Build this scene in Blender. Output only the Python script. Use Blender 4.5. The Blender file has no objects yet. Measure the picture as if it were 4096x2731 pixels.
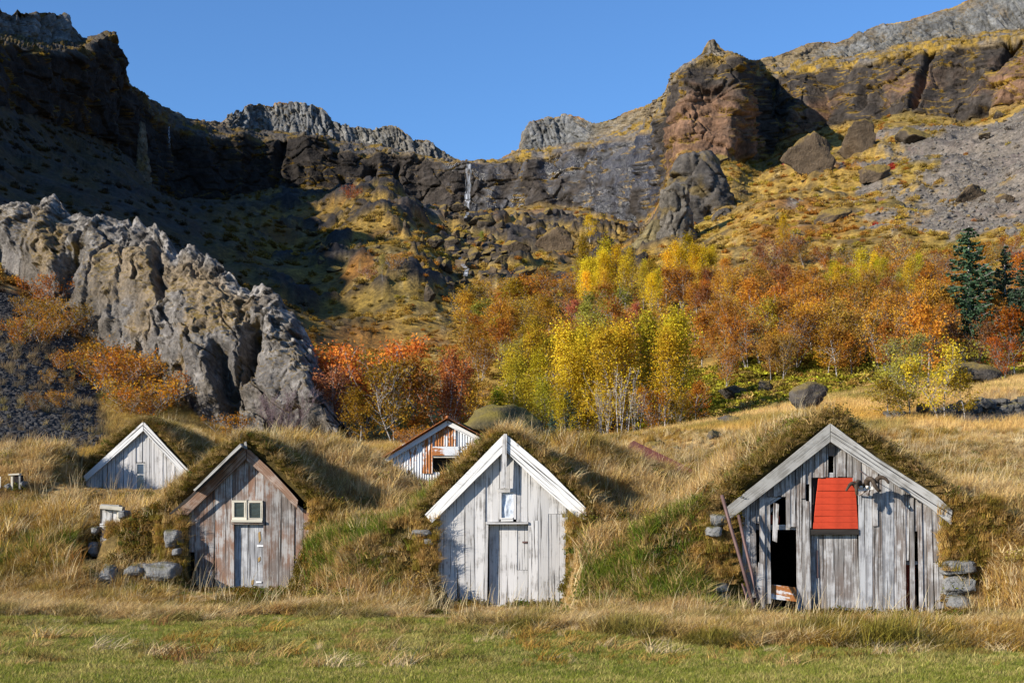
import bpy, math, random
import numpy as np
from mathutils import Vector, Euler

R = math.radians
SC = bpy.context.scene
COL = SC.collection
random.seed(11)
rng = np.random.default_rng(11)

# ------------------------------------------------------------------ camera, sky, sun, exposure
F, CX, VH, HC = 5660.0, 2048.0, 2072.0, 1.6      # focal length, centre and horizon in photo pixels, eye height
K = 4096.0 / 2352.0
cam_d = bpy.data.cameras.new('camera'); cam = bpy.data.objects.new('camera', cam_d); COL.objects.link(cam)
cam.location = (0, 0, HC); cam.rotation_euler = (R(90), 0, 0)
cam_d.sensor_fit = 'HORIZONTAL'; cam_d.sensor_width = 36; cam_d.lens = 36 * F / 4096
cam_d.shift_y = (VH - 1365.5) / 4096
cam_d.clip_start = 0.1; cam_d.clip_end = 8000
SC.camera = cam

SUN_AZ, SUN_EL = R(56), R(22)     # from behind the camera towards the left, and up
sun_to = Vector((-math.sin(SUN_AZ) * math.cos(SUN_EL), -math.cos(SUN_AZ) * math.cos(SUN_EL), math.sin(SUN_EL)))
W = bpy.data.worlds.new('World'); SC.world = W; W.use_nodes = True
nt = W.node_tree; bg = nt.nodes['Background']
sky = nt.nodes.new('ShaderNodeTexSky'); sky.sky_type = 'NISHITA'; sky.sun_disc = False
sky.sun_elevation = SUN_EL; sky.sun_rotation = math.atan2(sun_to.x, sun_to.y)
sky.air_density = 1.0; sky.dust_density = 0.0; sky.ozone_density = 8.0; sky.altitude = 100
nt.links.new(sky.outputs[0], bg.inputs[0]); bg.inputs[1].default_value = 0.122
sun_d = bpy.data.lights.new('sun', 'SUN'); sun_d.energy = 5.0; sun_d.angle = R(0.5); sun_d.color = (1.0, 0.93, 0.82)
sun = bpy.data.objects.new('sun', sun_d); COL.objects.link(sun)
sun.rotation_euler = sun_to.to_track_quat('Z', 'Y').to_euler(); sun.location = (-60, -40, 60)
SC.view_settings.view_transform = 'Standard'; SC.view_settings.look = 'None'
SC.view_settings.gamma = 1; SC.view_settings.use_curve_mapping = False
SC.view_settings.exposure = 0.62
SC.render.engine = 'CYCLES'
SC.cycles.max_bounces = 5; SC.cycles.diffuse_bounces = 3; SC.cycles.transmission_bounces = 3; SC.cycles.transparent_max_bounces = 6

# ------------------------------------------------------------------ noise
_p = np.random.default_rng(3).permutation(256).astype(np.int32); PERM = np.concatenate([_p, _p, _p])
_g = np.random.default_rng(4).normal(size=(256, 3)); GRAD = (_g / np.linalg.norm(_g, axis=1)[:, None]).astype(np.float32)
def perlin(x, y, z):
    x, y, z = np.broadcast_arrays(np.asarray(x, np.float32), np.asarray(y, np.float32), np.asarray(z, np.float32))
    xi = np.floor(x).astype(np.int32); yi = np.floor(y).astype(np.int32); zi = np.floor(z).astype(np.int32)
    xf = x - xi; yf = y - yi; zf = z - zi
    xi &= 255; yi &= 255; zi &= 255
    u = xf * xf * (3 - 2 * xf); v = yf * yf * (3 - 2 * yf); w = zf * zf * (3 - 2 * zf)
    out = 0
    for dx in (0, 1):
        px = PERM[xi + dx]; wx = u if dx else 1 - u
        for dy in (0, 1):
            py = PERM[px + yi + dy]; wy = v if dy else 1 - v
            for dz in (0, 1):
                g = GRAD[PERM[py + zi + dz] & 255]
                d = g[..., 0] * (xf - dx) + g[..., 1] * (yf - dy) + g[..., 2] * (zf - dz)
                out = out + d * wx * wy * (w if dz else 1 - w)
    return out * 1.5
def fbm(x, y, z, o=4, gain=.5):
    s = 0; a = 1; t = 0
    for i in range(o):
        f = 2.03 ** i
        s = s + a * perlin(x * f + 17.3 * i, y * f + 9.1 * i, z * f + 3.7 * i); t += a; a *= gain
    return s / t * 1.3
def ridged(x, y, z, o=4):
    s = 0; a = 1; t = 0
    for i in range(o):
        f = 2.03 ** i
        s = s + a * (1 - np.abs(perlin(x * f + 7.3 * i, y * f + 5.1 * i, z * f + 1.7 * i)) * 1.6); t += a; a *= .5
    return s / t
def worley(x, y, z):
    """distance to nearest and second cell point and a random value per cell"""
    x = np.asarray(x, np.float32); y = np.asarray(y, np.float32); z = np.asarray(z, np.float32)
    xi = np.floor(x).astype(np.int32); yi = np.floor(y).astype(np.int32); zi = np.floor(z).astype(np.int32)
    f1 = np.full(x.shape, 9., np.float32); f2 = f1.copy(); cid = np.zeros(x.shape, np.int32)
    for dx in (-1, 0, 1):
        for dy in (-1, 0, 1):
            for dz in (-1, 0, 1):
                h = PERM[PERM[PERM[(xi + dx) & 255] + ((yi + dy) & 255)] + ((zi + dz) & 255)]
                px = xi + dx + PERM[h + 1] / 256.; py = yi + dy + PERM[h + 57] / 256.; pz = zi + dz + PERM[h + 131] / 256.
                d = (px - x) ** 2 + (py - y) ** 2 + (pz - z) ** 2
                m = d < f1
                f2 = np.where(m, f1, np.minimum(f2, d)); cid = np.where(m, h, cid); f1 = np.where(m, d, f1)
    return np.sqrt(f1), np.sqrt(f2), cid / 255.
def sstep(a, b, x):
    t = np.clip((x - a) / (b - a), 0, 1); return t * t * (3 - 2 * t)
def mix(a, b, t):
    t = np.asarray(t)
    if t.ndim and (np.shape(a)[-1:] == (3,) or np.shape(b)[-1:] == (3,)): t = t[..., None]
    return np.asarray(a) * (1 - t) + np.asarray(b) * t

# ------------------------------------------------------------------ mesh and object helpers
def WP(u, v, Y):                       # photo pixel (4096 wide) at distance Y -> point
    return ((u - CX) / F * Y, Y, HC + (VH - v) / F * Y)
def W2(u, v, Y): return WP(u * K, v * K, Y)
def mesh_np(name, verts, faces, mat=None, smooth=False, col=None, extra=None):
    """faces: an (n,3) or (n,4) array, or a list of such arrays"""
    if not isinstance(faces, list): faces = [faces]
    faces = [np.asarray(f, np.int32) for f in faces if len(f)]
    me = bpy.data.meshes.new(name)
    verts = np.asarray(verts, np.float32)
    me.vertices.add(len(verts)); me.vertices.foreach_set('co', verts.ravel())
    idx = np.concatenate([f.ravel() for f in faces]) if faces else np.zeros(0, np.int32)
    cnt = np.concatenate([np.full(len(f), f.shape[1], np.int32) for f in faces]) if faces else np.zeros(0, np.int32)
    me.loops.add(len(idx)); me.loops.foreach_set('vertex_index', idx)
    me.polygons.add(len(cnt)); me.polygons.foreach_set('loop_start', np.concatenate([[0], np.cumsum(cnt)[:-1]]).astype(np.int32))
    me.update(calc_edges=True)
    if smooth: me.polygons.foreach_set('use_smooth', np.ones(len(cnt), bool))
    if col is not None:
        a = me.attributes.new('Col', 'FLOAT_COLOR', 'POINT')
        c = np.ones((len(verts), 4), np.float32); c[:, :3] = col; a.data.foreach_set('color', c.ravel())
    for k, val in (extra or {}).items():
        a = me.attributes.new(k, 'FLOAT', 'POINT'); a.data.foreach_set('value', np.asarray(val, np.float32).ravel())
    if mat: me.materials.append(mat)
    return me
def link(name, me, parent=None, loc=(0, 0, 0)):
    o = bpy.data.objects.new(name, me); COL.objects.link(o); o.location = loc
    if parent is not None: o.parent = parent
    return o
def tag(o, label=None, cat=None, group=None, kind=None):
    if label: o['label'] = label
    if cat: o['category'] = cat
    if group: o['group'] = group
    if kind: o['kind'] = kind
    return o
def empty(name, loc, label, cat, group=None):
    o = bpy.data.objects.new(name, None); COL.objects.link(o); o.location = loc; o.empty_display_size = .3
    return tag(o, label, cat, group)
def grid_faces(nr, nc):
    i = np.arange(nr - 1)[:, None] * nc + np.arange(nc - 1)[None]
    return np.stack([i, i + 1, i + nc + 1, i + nc], -1)

# ------------------------------------------------------------------ materials
class NT:
    def __init__(s, name):
        s.m = bpy.data.materials.new(name); s.m.use_nodes = True; s.t = s.m.node_tree
        s.b = s.t.nodes['Principled BSDF']; s.out = s.t.nodes['Material Output']
        s.b.inputs['Specular IOR Level'].default_value = .25
    def n(s, typ, **kw):
        nd = s.t.nodes.new(typ)
        for k, v in kw.items(): setattr(nd, k, v)
        return nd
    def l(s, a, b): s.t.links.new(a, b)
    def set(s, sock, v):
        if isinstance(v, bpy.types.NodeSocket): s.l(v, sock)
        elif isinstance(v, (tuple, list)) and len(v) == 3 and sock.type == 'RGBA': sock.default_value = (*v, 1)
        else: sock.default_value = v
    def noise(s, vec, scale, detail=5, rough=.6, stretch=None):
        if stretch:
            mp = s.n('ShaderNodeMapping'); mp.inputs['Scale'].default_value = stretch; s.l(vec, mp.inputs[0]); vec = mp.outputs[0]
        nd = s.n('ShaderNodeTexNoise'); nd.inputs['Scale'].default_value = scale; nd.inputs['Detail'].default_value = detail
        nd.inputs['Roughness'].default_value = rough; s.l(vec, nd.inputs['Vector']); return nd.outputs[0]
    def ramp(s, f, a, b, va=0., vb=1.):
        nd = s.n('ShaderNodeMapRange'); nd.inputs[1].default_value = a; nd.inputs[2].default_value = b
        nd.inputs[3].default_value = va; nd.inputs[4].default_value = vb; s.l(f, nd.inputs[0]); return nd.outputs[0]
    def mixc(s, f, a, b, mode='MIX'):
        nd = s.n('ShaderNodeMix', data_type='RGBA', blend_type=mode)
        s.set(nd.inputs[0], f); s.set(nd.inputs[6], a); s.set(nd.inputs[7], b); return nd.outputs[2]
    def math(s, op, a, b=0.):
        nd = s.n('ShaderNodeMath', operation=op); s.set(nd.inputs[0], a); s.set(nd.inputs[1], b); return nd.outputs[0]
    def bump(s, h, strength=.4, dist=.05):
        nd = s.n('ShaderNodeBump'); nd.inputs['Strength'].default_value = strength; nd.inputs['Distance'].default_value = dist
        s.l(h, nd.inputs['Height']); s.l(nd.outputs[0], s.b.inputs['Normal'])
    def add_vec(s, a, b):
        nd = s.n('ShaderNodeVectorMath', operation='ADD'); s.l(a, nd.inputs[0]); s.set(nd.inputs[1], b); return nd.outputs[0]

def mat_terrain(name, scales, amp, bump_d, bump_s=.6, wet=False):
    m = NT(name); g = m.n('ShaderNodeNewGeometry').outputs['Position']
    a = m.n('ShaderNodeAttribute', attribute_name='Col').outputs['Color']
    n1 = m.noise(g, scales[0], 6, .65); n2 = m.noise(g, scales[1], 5, .7)
    f = m.math('MULTIPLY', m.ramp(n1, .3, .7, 1 - amp, 1 + amp), m.ramp(n2, .3, .7, 1 - amp, 1 + amp))
    c = m.mixc(1., a, m.n('ShaderNodeCombineColor').outputs[0], 'MULTIPLY')
    cc = c.node.inputs[7].links[0].from_node
    for i in range(3): m.l(f, cc.inputs[i])
    m.l(c, m.b.inputs['Base Color']); m.b.inputs['Roughness'].default_value = .95
    if wet:
        w = m.n('ShaderNodeAttribute', attribute_name='wet').outputs['Fac']
        m.l(m.ramp(w, 0, 1, .95, .25), m.b.inputs['Roughness'])
        m.l(m.ramp(w, 0, 1, .2, .6), m.b.inputs['Specular IOR Level'])
    m.bump(m.math('ADD', n2, n1), bump_s, bump_d)
    return m.m
M_cliff = mat_terrain('cliff_rock', (.9, .22), .5, .9, .8, True)
M_hill = mat_terrain('hillside_vegetation', (2.2, .5), .55, .35, .8)
M_ground = mat_terrain('turf_ground', (9., 2.), .5, .06)
M_crag = mat_terrain('crag_rock', (5.5, 1.3), .42, .2, 1.)

def mat_wood(name, base, dark, paint=None, paint_amt=0., brown=None, brown_amt=0., seam=.5):
    m = NT(name); tc = m.n('ShaderNodeTexCoord').outputs['Object']; oi = m.n('ShaderNodeObjectInfo')
    cv = m.n('ShaderNodeCombineXYZ'); sc = m.math('MULTIPLY', oi.outputs['Random'], 37.)
    for i in range(3): m.l(sc, cv.inputs[i])
    v = m.add_vec(tc, cv.outputs[0])
    gr = m.noise(v, 1., 6, .65, (70, 70, 2.2)); st = m.noise(v, 1., 4, .6, (14, 14, .9)); blot = m.noise(v, 3.2, 5, .6)
    crack = m.ramp(m.noise(v, 1., 3, .5, (38, 38, .7)), .34, .40, 1., 0.)
    c = m.mixc(m.ramp(gr, .3, .72), dark, base); c = m.mixc(m.ramp(st, .32, .55, .55, 0.), c, dark)
    if brown: c = m.mixc(m.math('MULTIPLY', m.ramp(m.noise(v, 1.3, 3, .5, (2, 2, 1)), .4, .62), brown_amt), c, brown)
    if paint:
        pm = m.math('ADD', m.math('MULTIPLY', gr, .55), m.math('MULTIPLY', blot, .6))
        c = m.mixc(m.ramp(pm, .70 - .42 * paint_amt, .80 - .42 * paint_amt), c, paint)
    c = m.mixc(crack, c, (.035, .03, .026))
    kn = m.n('ShaderNodeTexVoronoi'); kn.inputs['Scale'].default_value = 1.
    mp = m.n('ShaderNodeMapping'); mp.inputs['Scale'].default_value = (5., 5., 2.4); m.l(v, mp.inputs[0]); m.l(mp.outputs[0], kn.inputs['Vector'])
    c = m.mixc(m.ramp(kn.outputs['Distance'], .05, .10, .7, 0.), c, dark)
    br = m.ramp(oi.outputs['Random'], 0, 1, .78, 1.08)
    cb = m.n('ShaderNodeCombineColor')
    for i in range(3): m.l(br, cb.inputs[i])
    c = m.mixc(1., c, cb.outputs[0], 'MULTIPLY')
    m.l(c, m.b.inputs['Base Color']); m.b.inputs['Roughness'].default_value = .85
    m.bump(m.math('SUBTRACT', gr, crack), .5, .008)
    return m.m
M_white = mat_wood('whitewashed_wood', (.44, .42, .395), (.17, .155, .14), (.57, .55, .53), .60)
M_white2 = mat_wood('white_barge_wood', (.50, .48, .44), (.27, .25, .22), (.70, .68, .645), .9)
M_grey = mat_wood('silvered_wood', (.38, .365, .35), (.15, .13, .115), (.50, .485, .47), .36, (.17, .105, .07), .45)
M_greyb = mat_wood('grey_barge_wood', (.36, .345, .315), (.22, .205, .18), (.42, .405, .375), .5)
M_newgrey = mat_wood('sawn_grey_wood', (.36, .36, .37), (.20, .195, .195), (.46, .46, .46), .4)
M_brown = mat_wood('weathered_brown_wood', (.33, .29, .265), (.11, .085, .07), (.40, .38, .36), .35, (.25, .125, .07), .75)
M_brownb = mat_wood('brown_barge_wood', (.36, .22, .145), (.17, .095, .06), (.42, .33, .27), .3)
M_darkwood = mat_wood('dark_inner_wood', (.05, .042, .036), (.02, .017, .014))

def mat_plain(name, col, rough=.8, metal=0., var=.25, scale=6., spec=.25):
    m = NT(name); tc = m.n('ShaderNodeTexCoord').outputs['Object']
    n = m.noise(tc, scale, 5, .6)
    c = m.mixc(m.ramp(n, .3, .7), tuple(x * (1 - var) for x in col), tuple(min(1, x * (1 + var)) for x in col))
    m.l(c, m.b.inputs['Base Color']); m.b.inputs['Roughness'].default_value = rough; m.b.inputs['Metallic'].default_value = metal
    m.b.inputs['Specular IOR Level'].default_value = spec
    m.bump(n, .3, .01); return m.m
M_hatch = mat_plain('red_paint', (.47, .05, .018), .55, 0, .2, 5, .25)
M_pipe = mat_plain('rusty_pipe', (.14, .085, .075), .6, .3)
M_horn = mat_plain('horn', (.055, .038, .025), .7, 0, .45, 20)
M_bone = mat_plain('bone', (.7, .66, .58), .6)
M_glass = mat_plain('dirty_glass', (.035, .045, .04), .12, 0, .3, 8, .6)
M_glassb = mat_plain('blue_glass', (.04, .055, .09), .08, 0, .2, 4, .7)
M_foil = mat_plain('crumpled_plastic', (.50, .54, .60), .3, 0, .35, 14, .6)
M_frame = mat_wood('flaking_window_paint', (.42, .36, .27), (.2, .15, .1), (.62, .57, .46), .7)
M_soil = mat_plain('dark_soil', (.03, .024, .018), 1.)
M_label = mat_plain('white_tin', (.75, .75, .75), .6)
M_yellowst = mat_plain('ochre_stain', (.34, .22, .08), .9)
def mat_stone(name, a, b, moss=(.10, .085, .02), moss_amt=.5, scale=1.):
    m = NT(name); tc = m.n('ShaderNodeTexCoord').outputs['Object']; g = m.n('ShaderNodeNewGeometry'); oi = m.n('ShaderNodeObjectInfo')
    cv = m.n('ShaderNodeCombineXYZ'); sc = m.math('MULTIPLY', oi.outputs['Random'], 51.)
    for i in range(3): m.l(sc, cv.inputs[i])
    v = m.add_vec(g.outputs['Position'], cv.outputs[0])
    n = m.noise(v, 2.2 * scale, 6, .7); n2 = m.noise(v, .7 * scale, 4, .6); n3 = m.noise(v, 9 * scale, 3, .6)
    c = m.mixc(m.ramp(n, .3, .7), a, b); c = m.mixc(m.ramp(n3, .62, .7, 0., .5), c, tuple(min(1, x * 2.4) for x in b))
    sp = m.n('ShaderNodeSeparateXYZ'); m.l(g.outputs['Normal'], sp.inputs[0])
    mk = m.math('MULTIPLY', m.ramp(sp.outputs[2], .25, .8), m.ramp(n2, .62 - .3 * moss_amt, .75 - .3 * moss_amt))
    c = m.mixc(mk, c, moss); m.l(c, m.b.inputs['Base Color']); m.b.inputs['Roughness'].default_value = .95
    m.bump(m.math('ADD', n, n3), .7, .12 / scale); return m.m
M_boulder = mat_stone('dark_boulder', (.026, .022, .019), (.115, .098, .082), (.19, .135, .035), .85, 1.)
M_boulder2 = mat_stone('brown_boulder', (.045, .032, .021), (.13, .094, .06), (.24, .16, .035), 1.15, .3)
M_boulder_far = mat_stone('far_dark_boulder', (.028, .022, .017), (.10, .078, .056), (.22, .15, .035), 1.05, .25)
M_mossrock = mat_stone('mossy_boulder', (.045, .038, .02), (.13, .105, .05), (.175, .135, .03), .85, 1.6)
M_stone = mat_stone('grey_wall_stone', (.13, .13, .128), (.235, .23, .22), (.10, .09, .03), .4, 2.5)
M_drystone = mat_stone('dark_wall_stone', (.05, .047, .045), (.12, .115, .11), (.12, .10, .04), .7, 2.)

def mat_rust(name, white, rust, amt, vert=True):
    m = NT(name); tc = m.n('ShaderNodeTexCoord').outputs['Object']
    n = m.noise(tc, 1., 6, .65, (7, 7, 1.1) if vert else (2.2, 2.2, 2.2)); n2 = m.noise(tc, 16., 4, .6)
    big = m.noise(tc, 1.1, 3, .5)
    f = m.math('ADD', m.math('MULTIPLY', n, .6), m.math('ADD', m.math('MULTIPLY', n2, .16), m.math('MULTIPLY', big, .5)))
    c = m.mixc(m.ramp(f, .70 - amt * .25, .735 - amt * .25), white, m.mixc(n2, rust, tuple(x * .55 for x in rust)))
    m.l(c, m.b.inputs['Base Color']); m.b.inputs['Roughness'].default_value = .65; m.bump(n2, .2, .004); return m.m
M_corr = mat_rust('rusty_white_iron', (.62, .63, .64), (.44, .16, .045), .10)
M_rust = mat_rust('bare_rusted_iron', (.62, .61, .60), (.46, .17, .045), .40)
M_rustroof = mat_rust('rusted_roof_iron', (.55, .57, .60), (.44, .155, .05), .6)
M_redroof = mat_rust('dark_red_roof_iron', (.3, .16, .12), (.26, .075, .04), .9)

def mat_leaf(name, trans=.35, src='OBJECT', var=.28):
    """colour from the object (trees) or from the instancer (scattered plants), varied leaf by leaf"""
    m = NT(name)
    if src == 'OBJECT': base = m.n('ShaderNodeObjectInfo').outputs['Color']
    else: base = m.n('ShaderNodeAttribute', attribute_name='gcol', attribute_type='INSTANCER').outputs['Color']
    r = m.n('ShaderNodeAttribute', attribute_name='rnd').outputs['Fac']
    hs = m.n('ShaderNodeHueSaturation'); m.l(m.ramp(r, 0, 1, .485, .515), hs.inputs['Hue']); m.l(m.ramp(r, 0, 1, 1 - var, 1 + var), hs.inputs['Value'])
    m.l(base, hs.inputs['Color'])
    d = m.n('ShaderNodeBsdfDiffuse'); t = m.n('ShaderNodeBsdfTranslucent'); mx = m.n('ShaderNodeMixShader'); mx.inputs[0].default_value = trans
    m.l(hs.outputs[0], d.inputs[0]); m.l(hs.outputs[0], t.inputs[0]); m.l(d.outputs[0], mx.inputs[1]); m.l(t.outputs[0], mx.inputs[2])
    m.t.nodes.remove(m.b); m.l(mx.outputs[0], m.out.inputs[0]); return m.m
M_leaf = mat_leaf('autumn_leaf'); M_needle = mat_leaf('needle', .1, var=.3); M_grass = mat_leaf('grass_blade', .3, 'INST', .35)
M_scrub = mat_leaf('scrub_leaf', .25, 'INST', .45)
def mat_bark():
    m = NT('pale_bark'); tc = m.n('ShaderNodeTexCoord').outputs['Object']; oi = m.n('ShaderNodeObjectInfo')
    n = m.noise(tc, 1., 4, .6, (5, 5, 11)); c = m.mixc(m.ramp(n, .42, .52), (.07, .055, .05), oi.outputs['Color'])
    m.l(c, m.b.inputs['Base Color']); m.b.inputs['Roughness'].default_value = .9; return m.m
M_bark = mat_bark()
# ------------------------------------------------------------------ terrain near the houses
# facade: line Y, wall x range at the base, floor height; ridge x and height, roof slopes left / right, eaves half widths, back of roof
HOUSES = dict(
    right=dict(Y=24.0, xl=3.86, xr=7.30, fl=-.05, ax=5.366, az=3.194, sl=.798, sr=.693, el=1.75, er=1.96, yb=36, th=.10),
    mid=dict(Y=25.5, xl=-1.40, xr=1.06, fl=.0, ax=-.128, az=3.104, sl=1.0, sr=.909, el=1.43, er=1.44, yb=36, th=.02),
    left=dict(Y=28.0, xl=-6.42, xr=-3.98, fl=.12, ax=-5.27, az=3.05, sl=.96, sr=1.0, el=1.43, er=1.2, yb=37, th=.16),
    far=dict(Y=36.0, xl=-10.9, xr=-8.1, fl=2.25, ax=-9.346, az=4.053, sl=.914, sr=1.06, el=1.62, er=1.25, yb=45, th=.06),
)
def yfront(X):
    return np.interp(X, [-30, -13, -9, -7.2, -5.2, -3.2, -.2, 2.2, 5.4, 9, 14, 30], [30, 29.5, 28.6, 28.2, 27.9, 26.3, 25.4, 24.5, 23.9, 23.7, 23.5, 23])
DT = ([-60, -6, -2.2, -1.1, -.45, .25, 1.3, 4, 8, 13, 20, 26, 36, 46], [-.1, -.03, .03, .16, .66, 1.22, 1.48, 1.85, 2.4, 3.1, 4.0, 4.9, 6.5, 8.3])
def hb(X, Y, clear=True):
    """height of the open ground"""
    X = np.asarray(X, float); Y = np.asarray(Y, float)
    d = Y - yfront(X)
    soft = np.where(X > 8.6, sstep(8.6, 10.5, X) * .6, 0) + np.where(X < -7, sstep(-7, -8.5, X) * .35, 0)
    dd = np.where(d < 2, 2 + (d - 2) * (1 - soft * .7), d)
    z = np.interp(dd, *DT)
    bank = sstep(-1.6, .2, d)
    def bump(x, y, rx, ry, a): return a * np.exp(-(((X - x) / rx) ** 2 + ((Y - y) / ry) ** 2) ** 1.3)
    z = z + bump(-5.3, 33.2, 2.3, 3.2, 1.2) + bump(-3.6, 32.0, 1.3, 2.4, .2) + bump(.95, 30.9, 1.8, 3.2, .85) + bump(2.2, 30.5, 1.3, 2.5, .35)
    z = z - bump(-2.4, 38.2, 2.6, 3.6, 1.5) + bump(-12.0, 34.8, 2.4, 2.2, 1.1) + bump(8.6, 26.5, 1.5, 2.5, .25)
    z = z + (.04 + .16 * bank) * fbm(X / 2.6, Y / 2.6, 1.5, 3) + (.02 + .10 * bank) * fbm(X / .7, Y / .7, 4.5, 3)
    z = z + .16 * sstep(-9, -5, d) * (1 - sstep(-2., -.6, d)) * sstep(1.5, 4, X) * np.abs(fbm(X / 1.6, Y / 1.1, 12.1, 3))
    z = z + .35 * sstep(3, 12, d) * fbm(X / 6., Y / 6., 9.1, 2)
    if clear:
        for h in list(HOUSES.values()) + [dict(Y=28.55, xl=-8.75, xr=-7.75, fl=.78), dict(Y=23.75, xl=7.1, xr=8.15, fl=-.03), dict(Y=23.7, xl=3.2, xr=3.95, fl=-.03)]:
            c = sstep(h['xl'] - .12, h['xl'] + .2, X) * (1 - sstep(h['xr'] - .2, h['xr'] + .12, X)) * sstep(h['Y'] - 3, h['Y'] - 2., Y) * (Y < h['Y'] + .35)
            z = z * (1 - c) + np.minimum(z, h['fl'] + .04 * fbm(X / .5, Y / .5, 2., 2)) * c
    return z
def roofz(h, X, Y):
    dx = X - h['ax']; a = np.abs(dx); r = np.sqrt(a * a + .05) - .2236
    s = np.where(dx < 0, h['sl'], h['sr']); e = np.where(dx < 0, h['el'], h['er'])
    z = h['az'] + h['th'] - s * np.minimum(r, e) - .62 * s * np.maximum(r - e, 0)
    back = np.clip(Y - h['Y'], 0, 20)
    z = z + sstep(.3, 2.5, back) * (.05 + .13 * fbm(X / 1.3, Y / 1.3, 7.7, 3)) - .02 * back
    return z + .05 * fbm(X / .45, Y / .45, 3.3, 2)

GS = .1
gx = np.round(np.arange(-24, 24 + 1e-6, GS), 3); gy = np.round(np.arange(5, 46 + 1e-6, GS), 3)
GX, GY = np.meshgrid(gx, gy)
GZ = hb(GX, GY)
owner = np.zeros(GX.shape, np.int8)
for k, (nm, h) in enumerate(HOUSES.items(), 1):
    m = (GY >= h['Y'] - .03) & (GY <= h['yb']) & (GX > h['ax'] - h['el'] - 1.5) & (GX < h['ax'] + h['er'] + 1.5)
    zr = roofz(h, GX, GY)
    m &= (zr > GZ) & (owner == 0)
    owner[m] = k; GZ[m] = zr[m]

def zone_weights(X, Y):
    """lawn / straw / green / heath mixture of the near ground, shared by the ground colour and the grass"""
    d = Y - yfront(X)
    n1 = fbm(X / 3.1, Y / 3.1, 20.5, 3); n2 = fbm(X / .9, Y / .9, 31.5, 3); n3 = fbm(X / 1.6, Y / 1.6, 44.5, 3)
    yl = np.interp(X, [-12, -5, -1, 1, 3, 8], [22.6, 22.7, 22.0, 21.2, 18.6, 17.4])
    lawn = 1 - sstep(-.7, .6, Y - yl + 2.6 * fbm(X / 4.5, Y / 2.6, 61.5, 3) + 1.0 * n2)
    heath = sstep(.12, .5, n3 + .25 * n1 + .30 * sstep(-1.2, -.2, d) * (1 - sstep(.5, 2.2, d))) * (1 - lawn)
    return d, lawn, heath, n1, n2, n3
STRAW = np.array((.60, .405, .165)); STRAWP = np.array((.74, .58, .33)); GOLD = np.array((.42, .245, .05)); OLIVE = np.array((.16, .125, .02))
GREEN = np.array((.085, .15, .018)); LAWN = np.array((.235, .24, .042)); HEATH = np.array((.115, .080, .018)); RUST = np.array((.22, .09, .03))
d, lawn, heath, n1, n2, n3 = zone_weights(GX, GY)
gc = mix(mix(STRAW * .55, GOLD * .6, sstep(-.2, .4, n1)), OLIVE * .6, sstep(.0, .5, n2))
gc = mix(gc, HEATH * .6, heath); gc = mix(gc, mix(LAWN * .7, STRAW * .5, sstep(.05, .5, n2) * .6), lawn)
far_m = sstep(5, 9, d); OLP = fbm(GX / 4.2, GY / 3.0, 81.5, 3); gc = mix(gc, mix(STRAW * .8, GOLD * .75, sstep(-.3, .4, n1)), far_m * .9)
V = np.stack([GX, GY, GZ], -1).reshape(-1, 3); GC = gc.reshape(-1, 3)
gf = grid_faces(*GX.shape).reshape(-1, 4); ow = owner.reshape(-1)[gf]
front_gap = np.zeros(len(gf), bool)
fy0 = GY.reshape(-1)[gf[:, 0]]
for k, h in enumerate(HOUSES.values(), 1):
    fx0 = GX.reshape(-1)[gf[:, 0]]
    front_gap |= (ow == k).any(1) & (fy0 < h['Y'] - .05) & (fx0 > h['xl'] - .02) & (fx0 < h['xr'] - .08)
def submesh(name, faces, mat):
    u, inv = np.unique(faces, return_inverse=True)
    return mesh_np(name, V[u], inv.reshape(faces.shape), mat, True, GC[u])
is_roof = [(ow == k).all(1) for k in range(1, len(HOUSES) + 1)]
gmask = ~front_gap & ~np.any(is_roof, axis=0)
tag(link('ground', submesh('ground', gf[gmask], M_ground)), kind='structure')
# wide plain out to the horizon, under everything
bv = [(-6000, -6000, -.6), (6000, -6000, -.6), (6000, 6000, -.6), (-6000, 6000, -.6)]
tag(link('plain', mesh_np('plain', bv, np.array([[0, 1, 2, 3]]), M_ground, col=np.tile(OLIVE, (4, 1)))), kind='structure')

# ------------------------------------------------------------------ the amphitheatre of hillside and cliffs
us = np.concatenate([np.linspace(-3200, -120, 60, endpoint=False), np.linspace(-120, 2472, 1300, endpoint=False), np.linspace(2472, 4600, 50)])
NU = len(us)
def lay(vp, yp):
    Yv = np.interp(us, *np.array(yp, float).T); v = np.interp(us, *np.array(vp, float).T)
    return np.stack([(us - 1176) / 3250 * Yv, Yv, HC + (1190 - v) / 3250 * Yv], -1)
def vz(Z, Y): return 1190 - (Z - HC) * 3250 / Y
def layz(zp, yp):
    Yv = np.interp(us, *np.array(yp, float).T); Z = np.interp(us, *np.array(zp, float).T)
    return np.stack([(us - 1176) / 3250 * Yv, Yv, Z], -1)
A0 = layz([(0, 0)], [(0, 42.0)]); A0[:, 2] = hb(A0[:, 0], A0[:, 1], False) - .45
A1 = layz([(0, 0)], [(0, 46.5)]); A1[:, 2] = np.interp(A1[:, 1] - yfront(A1[:, 0]), *DT) - np.interp(us, [0, 400, 1500, 1900], [.1, .45, .4, .1])
B = layz([(-3200, 6), (-1500, 10), (-600, 15), (0, 12.6), (250, 8.4), (600, 5.3), (1000, 5.0), (1400, 5.4), (1650, 7.0), (2000, 8.7), (2352, 9.1), (3000, 9.8), (4600, 11)],
         [(-3200, 55), (-1500, 70), (-600, 76), (0, 75), (250, 71), (600, 68), (1000, 69), (1400, 69), (1700, 70), (2352, 73), (4600, 80)])
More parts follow.
